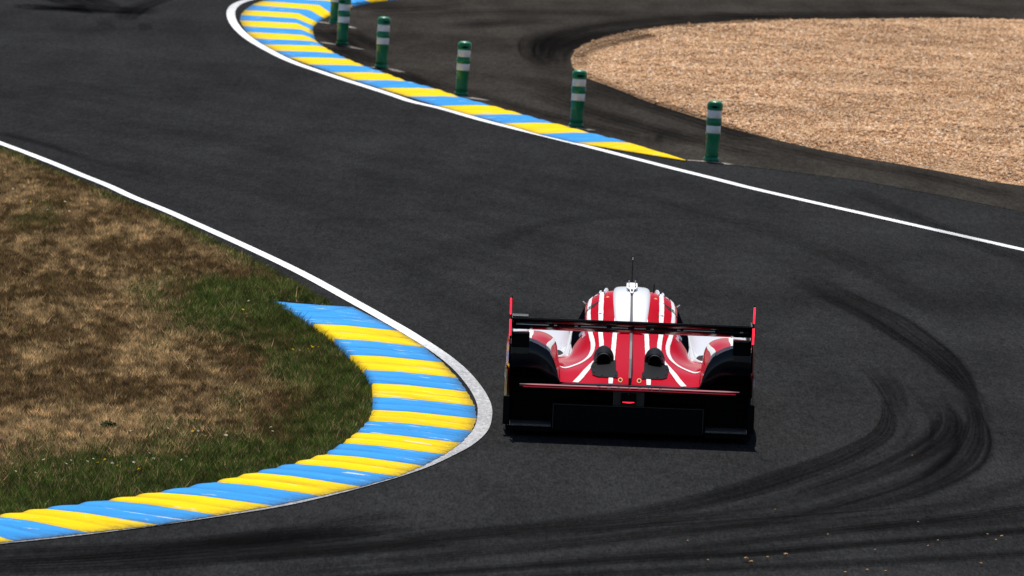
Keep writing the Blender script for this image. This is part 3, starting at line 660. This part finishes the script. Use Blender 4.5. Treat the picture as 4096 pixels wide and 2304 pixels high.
BODY = Loft({
 .12: [(0,.515),(.12,.514),(.26,.513),(.335,.512),(.40,.512),(.47,.512),(.52,.513),(.552,.516)],
 .25: [(0,.552),(.12,.549),(.26,.540),(.335,.536),(.40,.535),(.47,.535),(.52,.538),(.556,.548)],
 .5:  [(0,.606),(.14,.601),(.26,.591),(.335,.585),(.40,.580),(.47,.577),(.52,.579),(.566,.598)],
 .9:  [(0,.678),(.16,.670),(.26,.652),(.335,.635),(.40,.615),(.47,.600),(.53,.595),(.585,.612)],
 1.3: [(0,.748),(.16,.740),(.25,.720),(.32,.695),(.39,.650),(.46,.610),(.53,.588),(.61,.585)],
 1.6: [(0,.808),(.16,.804),(.25,.797),(.325,.786),(.375,.755),(.455,.655),(.50,.585),(.63,.565)],
 1.9: [(0,.874),(.16,.870),(.25,.860),(.325,.848),(.375,.815),(.465,.685),(.51,.572),(.64,.545)],
 2.2: [(0,.985),(.16,.980),(.25,.966),(.335,.938),(.378,.900),(.470,.710),(.52,.560),(.65,.530)],
 2.5: [(0,1.050),(.16,1.047),(.258,1.030),(.335,.990),(.380,.930),(.470,.730),(.53,.550),(.66,.520)],
 2.8: [(0,1.045),(.16,1.040),(.25,1.015),(.325,.965),(.37,.900),(.460,.700),(.53,.535),(.66,.500)],
 3.2: [(0,.940),(.15,.930),(.24,.900),(.31,.850),(.35,.790),(.43,.620),(.50,.500),(.64,.460)],
 3.6: [(0,.770),(.14,.760),(.22,.730),(.28,.690),(.32,.650),(.38,.540),(.45,.460),(.60,.420)],
 4.2: [(0,.550),(.13,.545),(.20,.530),(.26,.510),(.30,.490),(.36,.450),(.42,.420),(.55,.380)],
 4.8: [(0,.340),(.13,.338),(.20,.330),(.26,.320),(.30,.310),(.36,.290),(.42,.280),(.52,.260)],
 5.05:[(0,.170),(.13,.168),(.20,.165),(.26,.160),(.30,.155),(.36,.150),(.42,.145),(.52,.140)]})
cover = BODY.full('engine_cover', .12, 1.72, 7, M_RED, 64, 56, CAR)
roof = BODY.full('roof_panel', 1.72, 2.8, 4, M_RED, 40, 40, CAR)
BODY.full('windscreen', 2.8, 3.7, 4, M_GLASS, 24, 30, CAR)
BODY.full('nose_panel', 3.7, 5.05, 7, M_WHITE, 30, 30, CAR)
for s in (-1, 1):
    BODY.patch('side_window', 1.72, 3.0, 4, 5.35, M_GLASS, 40, 14, CAR, s)
    BODY.patch('cockpit_side', 1.72, 3.7, 5.35, 7, M_WHITE, 50, 20, CAR, s)
    BODY.patch('windscreen_pillar', 3.0, 3.7, 4, 5.35, M_RED, 20, 10, CAR, s)
    # livery stripes
    BODY.band('stripe', [(1.95, .118), (1.6, .128), (1.2, .135), (.6, .145), (.125, .152)], [.034, .036, .036, .034], M_STRIPE, cover, s)
    BODY.band('stripe', [(2.79, .238), (2.2, .249), (1.9, .247), (1.6, .246), (1.3, .234), (1.0, .24), (.75, .29), (.6, .324), (.3, .39), (.13, .432)], [.034, .036, .04, .036, .036, .036, .036, .04, .046, .048], M_STRIPE, cover, s, n=90)
    BODY.band('stripe', [(2.75, .315), (2.5, .335), (2.1, .347), (1.9, .341), (1.6, .327), (1.35, .303), (1.1, .315), (.95, .343), (.85, .385), (.72, .45), (.6, .51), (.53, .555)], [.026, .028, .028, .03, .032, .034, .034, .036, .036, .034], M_STRIPE, cover, s, n=100)
    # dark roof slits, fuel marks and small decals
    BODY.band('roof_slit', [(2.14, .374), (2.23, .328), (2.31, .262)], [.008, .055, .008], M_DARK, roof, s, n=20, wob=0)
    BODY.band('roof_slit', [(2.02, .222), (2.05, .262)], [.012, .02], M_DARK, roof, s, n=8, wob=0)
    BODY.band('decal', [(2.5, .296), (2.66, .285)], [.022, .022], M_PINK, roof, s, n=8, wob=0)
    BODY.band('decal', [(2.36, .198), (2.40, .198)], [.03, .008], M_ORG, roof, s, n=6, wob=0)
    BODY.band('decal', [(1.78, .388), (1.60, .378)], [.02, .02], M_PINK, cover, s, n=12, wob=.004)
    BODY.patch('decal', 1.85, 1.75, 4.15, 4.5, M_GREY, 6, 6, CAR, s, .003)
    # fastener rings near the tail
    for q in range(1):
        c = BODY.at(.2, BODY.tx(.2, .075), s); vs = []
        for k in range(20):
            a = k*math.pi/10; vs += [c+Vector((math.cos(a)*.018, math.sin(a)*.05, .0045+math.sin(a)*.05*.29)), c+Vector((math.cos(a)*.012, math.sin(a)*.033, .0045+math.sin(a)*.033*.29))]
        mobj('fastener_ring', vs, [(2*k, (2*k+2) % 40, (2*k+3) % 40, 2*k+1) for k in range(20)], M_ORG, cover)
        vs = [c+Vector((math.cos(k*.314)*.012, math.sin(k*.314)*.033, .0035+math.sin(k*.314)*.033*.29)) for k in range(20)]
        mobj('fastener', vs, [tuple(range(20))], M_DARK, cover)

# ---- rear fenders
RF = Loft({
 .12: [(.552,.516),(.570,.560),(.592,.640),(.636,.735),(.700,.790),(.800,.832),(.930,.822),(.962,.780),(.962,.60),(.962,.42)],
 .3:  [(.556,.545),(.576,.605),(.598,.690),(.643,.770),(.712,.815),(.808,.846),(.938,.824),(.974,.785),(.976,.60),(.976,.42)],
 .6:  [(.564,.590),(.578,.670),(.593,.745),(.628,.800),(.695,.838),(.793,.850),(.945,.822),(.988,.785),(.994,.60),(.994,.42)],
 1.0: [(.585,.600),(.592,.680),(.602,.745),(.634,.798),(.70,.832),(.79,.842),(.945,.812),(.994,.775),(1.0,.60),(1.0,.42)],
 1.4: [(.612,.580),(.618,.650),(.630,.705),(.658,.745),(.712,.772),(.79,.785),(.940,.785),(.994,.750),(1.0,.58),(1.0,.42)],
 1.75:[(.640,.553),(.650,.562),(.665,.580),(.69,.600),(.74,.620),(.82,.630),(.940,.625),(.990,.600),(1.0,.50),(1.0,.40)]})
FF = Loft({
 2.5: [(.60,.52),(.62,.528),(.65,.535),(.69,.54),(.74,.545),(.80,.545),(.93,.535),(.985,.50),(1.0,.30)],
 2.9: [(.54,.49),(.55,.52),(.57,.55),(.61,.57),(.70,.58),(.80,.58),(.93,.57),(.985,.53),(1.0,.32)],
 3.3: [(.49,.455),(.50,.53),(.525,.58),(.58,.615),(.70,.632),(.80,.632),(.93,.62),(.985,.58),(1.0,.35)],
 3.8: [(.48,.42),(.49,.55),(.52,.625),(.58,.655),(.70,.672),(.80,.668),(.93,.65),(.985,.60),(1.0,.40)],
 4.3: [(.47,.38),(.48,.50),(.51,.58),(.57,.615),(.70,.63),(.80,.625),(.93,.61),(.98,.56),(.99,.38)],
 4.8: [(.45,.25),(.46,.33),(.49,.40),(.55,.43),(.68,.44),(.80,.43),(.92,.41),(.96,.36),(.97,.20)],
 5.03:[(.44,.14),(.45,.16),(.48,.19),(.54,.20),(.67,.21),(.79,.20),(.90,.19),(.93,.17),(.94,.13)]})
def quadstrip(name, A, B, m, parent, smooth=True):
    n = len(A); return mobj(name, list(A)+list(B), [(i, i+1, n+i+1, n+i) for i in range(n-1)], m, parent, smooth)
for s in (-1, 1):
    fen = RF.patch('rear_fender', .12, 1.75, 0, 9, M_RED, 48, 64, CAR, s)
    RF.band('stripe', [(.125, 3.35), (.35, 3.2), (.6, 2.95), (.9, 2.75)], [.62, .55, .5, .4], M_STRIPE, fen, s, byx=False, n=30, nw=7)
    RF.band('stripe', [(.125, 5.0), (.5, 5.05), (1.0, 5.1), (1.5, 5.1)], [.28, .26, .24, .2], M_STRIPE, fen, s, byx=False, n=24, nw=4)
    # tail fascia: gloss black face under the fender edge, lower edge arched over the wheel outlet
    up = [RF.at(.12, 9*i/70, s) for i in range(0, 57)]
    def low(x):
        x = abs(x)
        return float(np.interp(x, [.55, .60, .64, .68, .72, .76, .85, .97], [.50, .512, .535, .575, .606, .62, .624, .612]))
    up2 = [p+Vector((0, -.004, 0)) for p in up]
    A = up2; B = [Vector((p.x, .135, min(low(p.x), p.z-.003))) for p in up2]
    N_ = 6; rows = []
    for k in range(N_+1):
        f = k/N_; rows.append([a*(1-f)+b*f+Vector((0, -.035*math.sin(math.pi*f), 0)) for a, b in zip(A, B)])
    mobj('tail_fascia', [p for r in rows for p in r], grid_faces(N_+1, len(A), flip=s < 0), M_NAVY, CAR, True)
    # fender-top louvre box that carries the wing end plate
    x0, x1 = sorted((s*.812, s*.955))
    mobj('end_plate_mount', *box(x0, x1, .085, .32, .79, .893), M_BLK, CAR, bevel=.006)
    mobj('mount_panel', *box(x0+.004, x1-.004, .078, .112, .735, .787), M_CARB, CAR, bevel=.004)
    # outer side behind the wheel, tapering towards the tail
    vs = []
    for i in range(9):
        y = .04+.56*i/8; xo = .976+.024*min(1, (y-.04)/.45)
        for j in range(7): vs.append((s*xo, y, .15+.45*j/6))
    mobj('side_panel', vs, grid_faces(9, 7, flip=s < 0), M_YELD if s < 0 else M_NAVY, CAR, True)
    if s < 0:
        mobj('decal', [(-.984, .13, .50), (-1.003, .56, .50), (-1.003, .56, .56), (-.984, .13, .56)], [(0, 1, 2, 3)], M_BLUD, CAR)
    else:
        vs = [(.985, .16, .50), (.996, .32, .56), (.985, .17, .60), (.980, .11, .55)]; mobj('decal', [(x+.004, y, z) for x, y, z in vs], [(0, 1, 2, 3)], M_PINK, CAR)
    # wheel arch sill and sidepod
    SP = Loft({1.55: [(.55,.56),(.65,.56),(.80,.58),(.93,.57),(.99,.52),(1.0,.35),(1.0,.12)], 2.0: [(.55,.545),(.65,.545),(.80,.55),(.93,.54),(.99,.49),(1.0,.33),(1.0,.12)],
               2.6: [(.55,.53),(.65,.53),(.80,.54),(.93,.53),(.99,.48),(1.0,.32),(1.0,.12)], 3.2: [(.52,.45),(.65,.45),(.80,.45),(.93,.44),(.99,.40),(1.0,.3),(1.0,.12)]})
    pod = SP.patch('sidepod', 1.55, 3.2, 0, 6, M_WHITE, 20, 30, CAR, s)
    RFW = FF.patch('front_fender', 2.5, 5.03, 0, 8, M_WHITE, 50, 48, CAR, s)
    # cooling slot in the front fender crown, seen under the wing tip
    FF.band('fender_louvre', [(3.45, 6.0), (3.75, 6.0), (4.0, 6.0)], [.75, .8, .75], M_GREY, RFW, s, byx=False, n=10, nw=6)
    FF.band('panel_gap', [(2.95, 5.35), (3.5, 5.4), (4.1, 5.4)], [.035, .035, .035], M_DARK, RFW, s, byx=False, n=14, nw=2)
    # duct mouth ahead of the rear fender, shoulder loop next to the cockpit
    c = Vector((s*.60, 1.80, .585)); vs = [c+Vector((math.cos(k*.2618)*.055, math.sin(k*.2618)*.16, .004+math.sin(k*.2618)*.016-.35*abs(math.cos(k*.2618))*0)) for k in range(24)]
    mobj('duct_mouth', vs, [tuple(range(24)) if s > 0 else tuple(range(24))[::-1]], M_DARK, pod)
    v, f = tube([(s*.478, 2.75, .72), (s*.486, 2.5, .70), (s*.495, 2.2, .66), (s*.51, 1.95, .61), (s*.525, 1.78, .575), (s*.57, 1.66, .562), (s*.63, 1.6, .565)], [.008, .014, .017, .02, .024, .024, .016], 10)
    mobj('shoulder_rail', v, f, M_WHITE, CAR, True)
    v, f = tube([(s*.50, 2.05, .60), (s*.515, 1.8, .578), (s*.56, 1.70, .568), (s*.60, 1.68, .57)], [.008, .02, .02, .01], 8); mobj('shoulder_fairing', v, f, M_PINK, CAR, True)

# ---- tyres and rims
def wheel(x, y, r, wd):
    prof = [(r-.13, -wd/2+.03), (r-.12, -wd/2+.005), (r-.03, -wd/2), (r-.006, -wd/2+.02), (r, -wd/2+.05), (r, wd/2-.05), (r-.006, wd/2-.02), (r-.03, wd/2), (r-.12, wd/2-.005), (r-.13, wd/2-.03)]
    seg = 48; vs = [(x+h, y+math.cos(2*math.pi*k/seg)*q, r+math.sin(2*math.pi*k/seg)*q) for q, h in prof for k in range(seg)]
    w_ = mobj('wheel', vs, grid_faces(len(prof), seg, closed=True), M_TYRE, CAR, True)
    sgn = 1 if x > 0 else -1; xo = x+sgn*(wd/2-.05); vs = [(xo, y, r)]; fs = []
    for k in range(20):
        a = 2*math.pi*k/20; q = r-.125; vs += [(xo+sgn*.02, y+math.cos(a)*q, r+math.sin(a)*q), (xo-sgn*.02*(k % 2), y+math.cos(a)*.06, r+math.sin(a)*.06)]
    for k in range(20):
        j = (k+1) % 20; fs += [(1+2*k, 1+2*j, 2+2*j, 2+2*k), (0, 2+2*k, 2+2*j)]
    mobj('rim', vs, fs, M_METAL, w_)
for s in (-1, 1):
    wheel(s*.81, .95, .355, .365); wheel(s*.825, 4.08, .285, .33)

# ---- tail: lip, light bar, lettering
def bow(x): return .492-.012*(abs(x)/.87)**2.2
def ybow(x): return .00+.11*(abs(x)/.87)**2.4
xs = np.linspace(-.875, .875, 61)
lip_v = []
for x in xs:
    e = min(1, (abs(x)/.55)**6) if abs(x) < .55 else 1
    yi = .13 if abs(x) < .56 else .16
    lip_v += [(x, max(yi, ybow(x)+.02), bow(x)+.021 if abs(x) < .552 else bow(x)+.012), (x, ybow(x)+.004, bow(x)+.019), (x, ybow(x)-.004, bow(x)+.004), (x, ybow(x)+.002, bow(x)-.022), (x, yi+.02, bow(x)-.03)]
mobj('tail_lip', lip_v, grid_faces(61, 5), M_NAVY, CAR, True)
bar = mobj('rear_light_bar', *tube([(x, ybow(x)-.018, bow(x)+.010) for x in xs], [.0052*max(.25, min(1, (.885-abs(x))*9)) for x in xs], 12), M_BARL, CAR, True)
mobj('rear_light_bar', *tube([(x, ybow(x)-.022, bow(x)-.010) for x in xs[1:-1]], .0045, 8), M_BARD, CAR, True)
def letter(ch, x):
    cu = bpy.data.curves.new('letter', 'FONT'); cu.body = ch; cu.size = .026; cu.align_x = 'CENTER'; cu.align_y = 'CENTER'; cu.extrude = .003; cu.resolution_u = 3
    o = bpy.data.objects.new('letter', cu); COL.objects.link(o); dg = bpy.context.evaluated_depsgraph_get(); me = bpy.data.meshes.new_from_object(o.evaluated_get(dg)); bpy.data.objects.remove(o)
    me.name = 'letter'; me.materials.clear(); me.materials.append(M_CHROME); o = bpy.data.objects.new('letter', me); link(o, bar)
    o.location = (x, ybow(x)-.032, bow(x)+.006); o.rotation_euler = (math.pi/2, 0, 0); o.scale = (2.3, 1, 1)
for i, ch in enumerate('PORSCHE'): letter(ch, -.245+i*.0815)

# ---- lower tail
mobj('rear_bulkhead', *box(-.955, .955, .30, .36, .10, .52), M_BLK, CAR)
mobj('crash_structure', *box(-.128, .122, .02, .30, .345, .475), M_CARB, CAR, bevel=.008)
lb = mobj('rain_light_housing', *box(-.066, .056, -.005, .10, .362, .456), M_BLK, CAR, bevel=.006)
mobj('rain_light', *tube([(-.052, -.008, .383), (-.02, -.010, .381), (.012, -.010, .381), (.042, -.008, .384)], [.002, .0045, .0045, .002], 8), M_LED, lb, True)
mobj('tow_hook', *box(-.011, .001, -.012, .0, .44, .452), M_METAL, lb)
dif = mobj('diffuser', *box(-.603, .595, -.03, .0, .075, .345), M_BLK, CAR, bevel=.012)
mobj('diffuser_edge', *box(-.603, .595, -.034, .012, .3455, .350), M_CARB, CAR)
mobj('diffuser_roof', [(-.60, 0, .34), (.592, 0, .34), (.592, .3, .36), (-.60, .3, .36)], [(0, 1, 2, 3)], M_BLK, CAR)
for x in (-.40, -.2, 0, .2, .40): mobj('diffuser_strake', *box(x-.004, x+.004, -.036, .3, .06, .30), M_BLK, CAR)
for s in (-1, 1):
    xo = s*.6 if s < 0 else .5925
    mobj('diffuser_edge', *box(xo-.003, xo+.003, -.036, .02, .12, .344), M_CARB, CAR)
    x0, x1 = sorted((s*.612, s*.945))
    mobj('floor_plate', *box(x0, x1, -.05, .28, .132, .162), M_CARB_LIT, CAR, bevel=.006)
    x0, x1 = sorted((s*.948, s*1.0))
    mobj('floor_upright', *box(x0, x1, .02, .05, .135, .395), M_BLK, CAR, bevel=.006)
    x0, x1 = sorted((s*.60, s*.975)); mobj('floor_skirt', *box(x0, x1, .0, .26, .055, .128), M_BLK, CAR)
mobj('floor', *box(-.98, .98, .26, 4.9, .045, .10), M_BLK, CAR)

# ---- exhausts on the deck
for s in (-1, 1):
    ex = empty('exhaust'); ex.parent = CAR
    cx = s*.205-.008
    vs = []
    outline = [(.245, .095), (.265, .17), (.285, .255), (.34, .297), (.47, .308), (.58, .315), (.72, .30), (.74, .115), (.60, .112), (.45, .112), (.38, .095)]
    ct = (.50, .20); n = len(outline)
    RN = 6; vs = []
    for k in range(RN+1):
        for (y, x) in outline:
            yy = ct[0]+(y-ct[0])*k/RN; xx = ct[1]+(x-ct[1])*k/RN; t_ = BODY.tx(yy, xx); vs.append(BODY.at(yy, t_, s)+BODY.nrm(yy, t_, s)*.007)
    mobj('heat_shield', vs, grid_faces(RN+1, n, closed=True, flip=s < 0), M_SHIELD, ex, True)
    for (y, x) in ((.29, .112), (.40, .285), (.56, .295), (.31, .22)):
        t_ = BODY.tx(y, x); p = BODY.at(y, t_, s)+BODY.nrm(y, t_, s)*.008; v, f = lathe([(.006, 0), (.006, .003), (.003, .004)], 8); mobj('rivet', [Vector(q)+p for q in v], f, M_BLK, ex)
    # shroud: a hood rising out of the cover, open to the rear
    vs = []; NS, NA = 10, 18
    for i in range(NS+1):
        f = i/NS; y = 1.22-.50*f; zc = BODY.at(y, BODY.tx(y, .2), s).z
        r = .012+.062*math.sin(min(1, f*1.25)*math.pi/2); up = .006+.012*math.sin(f*math.pi/2)
        for k in range(NA+1):
            a = math.pi*k/NA; vs.append((cx-math.cos(a)*r*1.12, y, zc-.016+up+math.sin(a)*r*1.05))
    mobj('shroud', vs, grid_faces(NS+1, NA+1), M_SHIELD, ex, True)
    # pipe: tilted hollow outlet
    P0 = Vector((cx, .93, .66)); P1 = Vector((cx, .655, .652)); v1, f1 = tube([P0, P1], .056, 28, caps=False); v2, f2 = tube([P1, P0], .050, 28, caps=False); nb = len(v1)
    ring = [(28+k, 28+(k+1) % 28, nb+(k+1) % 28, nb+k) for k in range(28)]
    mobj('pipe', v1+v2, f1+[tuple(i+nb for i in q) for q in f2], M_METAL, ex, True)
    vv = []
    for k in range(28):
        a = 2*math.pi*k/28; vv += [(cx+math.cos(a)*.0565, .654, .652+math.sin(a)*.0565), (cx+math.cos(a)*.050, .654, .652+math.sin(a)*.050)]
    mobj('pipe_rim', vv, [(2*k, 2*k+1, (2*k+3) % 56, (2*k+2) % 56) for k in range(28)], M_METAL, ex)
    mobj('pipe_bore', [(cx+math.cos(k*.3142)*.051, .76, .655+math.sin(k*.3142)*.051) for k in range(20)], [tuple(range(20))], M_DARK, ex)

# ---- centre fin, roof scoop
fv = []; ys_ = np.linspace(.13, 2.45, 40)
top = lambda y: float(np.interp(y, [.13, .3, .5, 1.2, 2.0, 2.45], [.56, .70, .84, .885, .99, 1.075]))
for y in ys_:
    zb = BODY.at(y, 0).z
    for x in (-.0095, .0095): fv += [(x, y, zb-.01), (x, y, max(top(y), zb+.012))]
n = len(ys_); ff = []
for i in range(n-1):
    a = 4*i; b = 4*(i+1); ff += [(a, a+1, b+1, b), (a+2, b+2, b+3, a+3), (a+1, a+3, b+3, b+1)]
ff += [(0, 2, 3, 1), (4*n-4, 4*n-3, 4*n-1, 4*n-2)]
mobj('shark_fin', fv, ff, M_FIN, CAR)
SCP = Loft({1.55: [(0,.803),(.04,.803),(.08,.802),(.10,.800),(.108,.795),(.112,.79),(.115,.785)],
 1.9: [(0,.888),(.06,.888),(.105,.886),(.125,.880),(.134,.868),(.138,.855),(.142,.845)],
 2.2: [(0,1.000),(.07,1.0),(.12,.997),(.142,.988),(.152,.972),(.158,.955),(.163,.94)],
 2.45: [(0,1.078),(.07,1.077),(.12,1.072),(.145,1.060),(.155,1.040),(.161,1.02),(.166,1.0)],
 2.62:[(0,1.092),(.07,1.091),(.12,1.085),(.144,1.072),(.154,1.050),(.160,1.03),(.165,1.01)],
 2.8: [(0,1.085),(.07,1.083),(.12,1.077),(.142,1.063),(.152,1.040),(.158,1.02),(.163,.99)]})
scoop = SCP.full('roof_scoop', 1.55, 2.8, 6, M_WHITE, 40, 24, CAR)
mobj('scoop_mouth', [SCP.at(2.8, abs(j)/12*6, -1 if j < 0 else 1) for j in range(-12, 13)], [tuple(range(25))], M_DARK, scoop)
# ---- roof camera pod with twin prongs, antennas, vanes
pod = empty('roof_pod'); pod.parent = CAR
def prism(poly, y0, y1): 
    n = len(poly); return [(x, y0, z) for x, z in poly]+[(x, y1, z) for x, z in poly], [tuple(range(n)), tuple(range(n, 2*n))[::-1]]+[(i, n+i, n+(i+1) % n, (i+1) % n) for i in range(n)]
pl = [(-.012, 1.066), (.012, 1.066), (.020, 1.092), (.046, 1.104), (.046, 1.130), (.034, 1.138), (-.034, 1.138), (-.046, 1.130), (-.046, 1.104), (-.020, 1.092)]
yr = lambda z: 2.36+(z-1.066)*2.6
v = [(x, yr(z), z) for x, z in pl]+[(x, 2.66, min(z, 1.128)) for x, z in pl]; n = len(pl)
mobj('pod_body', v, [tuple(range(n)), tuple(range(n, 2*n))[::-1]]+[(i, n+i, n+(i+1) % n, (i+1) % n) for i in range(n)], M_WHITE, pod, bevel=.004)
for s in (-1, 1):
    mobj('prong', *tube([(s*.026, 2.5, 1.125), (s*.026, 2.49, 1.16)], [.006, .004], 8), M_WHITE, pod, True)
    c = Vector((s*.028, 2.40, 1.073)); vs = [c+Vector((math.cos(k*.3142)*.017, 0, math.sin(k*.3142)*.022)) for k in range(20)]
    vs = [Vector((v.x, 2.30+(v.z-1.04)*2.8, v.z-.012)) for v in vs]
    mobj('vent', vs, [tuple(range(20)) if True else 0], M_GREY, pod)
for z, yy in ((1.088, 2.41), (1.062, 2.335)):
    vs = [(math.cos(k*.3927)*.0085, yy+math.sin(k*.3927)*.0085*2.6, z+math.sin(k*.3927)*.0085) for k in range(16)]; mobj('camera_port', vs, [tuple(range(16))], M_DARK, pod)
ant = mobj('antenna', *tube([(0, 2.7, 1.07), (-.002, 2.7, 1.2), (-.001, 2.69, 1.335)], [.005, .0035, .002], 8), M_BLK, CAR, True); mobj('antenna_tip', *tube([(-.001, 2.69, 1.322), (-.001, 2.69, 1.34)], [.0045, .003], 8), M_WHITE, ant, True)
mobj('antenna', *tube([(.183, 2.85, 1.0), (.185, 2.85, 1.112)], [.003, .0055], 8), M_BLK, CAR, True)
for s in (-1, 1):
    def vane(x, y0, y1, z0, h, th, tilt):
        out = []; N = 9
        for i in range(N):
            f = i/(N-1); y = y0+(y1-y0)*f; hh = h*math.sin(math.pi*(.12+.76*f))**.7
            for q in (-th, th): out += [(s*(x+q+f*tilt), y, z0-.03), (s*(x+q+f*tilt+.006), y, z0+hh)]
        fs = []
        for i in range(N-1):
            a = 4*i; b = a+4; fs += [(a, b, b+1, a+1), (a+2, a+3, b+3, b+2), (a+1, b+1, b+3, a+3)]
        return out, fs+[(0, 1, 3, 2), (4*N-4, 4*N-2, 4*N-1, 4*N-3)]
    mobj('roof_vane', *vane(.222, 2.50, 2.72, 1.035, .045, .005, -.03), M_WHITE, CAR, True)
    mobj('roof_vane', *vane(.262, 2.55, 2.70, 1.02, .036, .004, -.02), M_WHITE, CAR, True)
    mobj('roof_tab', *tube([(s*.375, 2.45, .955), (s*.40, 2.45, .975)], .005, 6), M_WHITE, CAR)

# ---- rear wing
wing = empty('rear_wing'); wing.parent = CAR
def foil(name, prof, x0, x1, m, nx=24, sag=0):
    vs = []
    for i in range(nx+1):
        x = x0+(x1-x0)*i/nx; k = 1-(2*i/nx-1)**2
        for y, z in prof: vs.append((x, y, z+sag*k))
    n = len(prof); fs = grid_faces(nx+1, n, closed=True)+[tuple(range(n))[::-1], tuple(range(nx*n, nx*n+n))]
    o = mobj(name, vs, fs, m, wing, True); 
    e = o.modifiers.new('split', 'EDGE_SPLIT'); e.split_angle = math.radians(38); return o
foil('wing_flap', [(-.05, 1.034), (-.046, 1.037), (.0, 1.024), (.05, 1.006), (.085, .992), (.092, .982), (.085, .976), (.05, .982), (.0, .998), (-.04, 1.019)], -.945, .945, M_GBLK)
foil('wing_main_plane', [(.055, .978), (.06, .982), (.13, .980), (.23, .976), (.31, .970), (.335, .956), (.325, .940), (.26, .924), (.17, .926), (.10, .942), (.06, .962)], -.945, .945, M_GBLK)
foil('gurney_strip', [(-.054, 1.028), (-.05, 1.028), (-.05, 1.042), (-.054, 1.042)], -.94, .94, M_CARB, 4)
foil('trailing_strip', [(.040, .970), (.053, .960), (.053, .984), (.044, .986)], -.93, .93, M_GBLK, 4)
M_HI = mat('silver_lettering', (.75, .76, .80), .35, .4)  # pale bars paint a bright reflection along the wing's rear edge
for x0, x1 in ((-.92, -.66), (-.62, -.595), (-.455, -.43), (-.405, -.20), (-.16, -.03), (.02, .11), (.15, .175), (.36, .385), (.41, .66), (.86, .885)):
    mobj('wing_glint', *box(x0, x1, .036, .0395, .9745, .9815), M_HI, wing)
mobj('wing_tab', *box(-.95, -.825, -.04, .14, 1.040, 1.052), M_CARB, wing, bevel=.002)
for s in (-1, 1):
    x0, x1 = sorted((s*.946, s*.956))
    pl = [(-.06, 1.038), (-.06, .93), (.02, .86), (.30, .85), (.38, .90), (.38, 1.0), (.33, 1.038)]
    n = len(pl); mobj('end_plate', [(x0, y, z) for y, z in pl]+[(x1, y, z) for y, z in pl], [tuple(range(n)), tuple(range(n, 2*n))[::-1]]+[(i, (i+1) % n, n+(i+1) % n, n+i)[::-1] for i in range(n)], M_GBLK, wing, bevel=.002)
    xl = s*.957-.012
    mast = mobj('light_mast', *tube([(s*.962, -.03, .66), (s*.962, -.03, .9), (s*.962+.004, -.03, 1.21)], [.009, .006, .004], 8), M_BLK, wing, True)
    mobj('led_strip', *tube([(s*.9655, -.045, 1.062), (s*.9675, -.045, 1.192)], .007, 10), M_LED, wing, True)
    mobj('led_strip', *tube([(s*.9635, -.045, .892), (s*.9650, -.045, 1.022)], .008, 10), M_LED, wing, True)

# ---- final stance: bodywork lowered and widened to place its ground shadow (tyres stay round)
def settle(z): return z-.09 if z > .2 else z*.55
done = set()
for o in CAR.children_recursive:
    if o.type != 'MESH' or o.name.startswith(('wheel', 'rim')): continue
    if o.name.startswith('letter'):
        o.location.z -= .09; o.location.x *= 1.0145; continue
    if o.data.name in done: continue
    done.add(o.data.name)
    for v in o.data.vertices: v.co.z = settle(v.co.z); v.co.x *= 1.0145
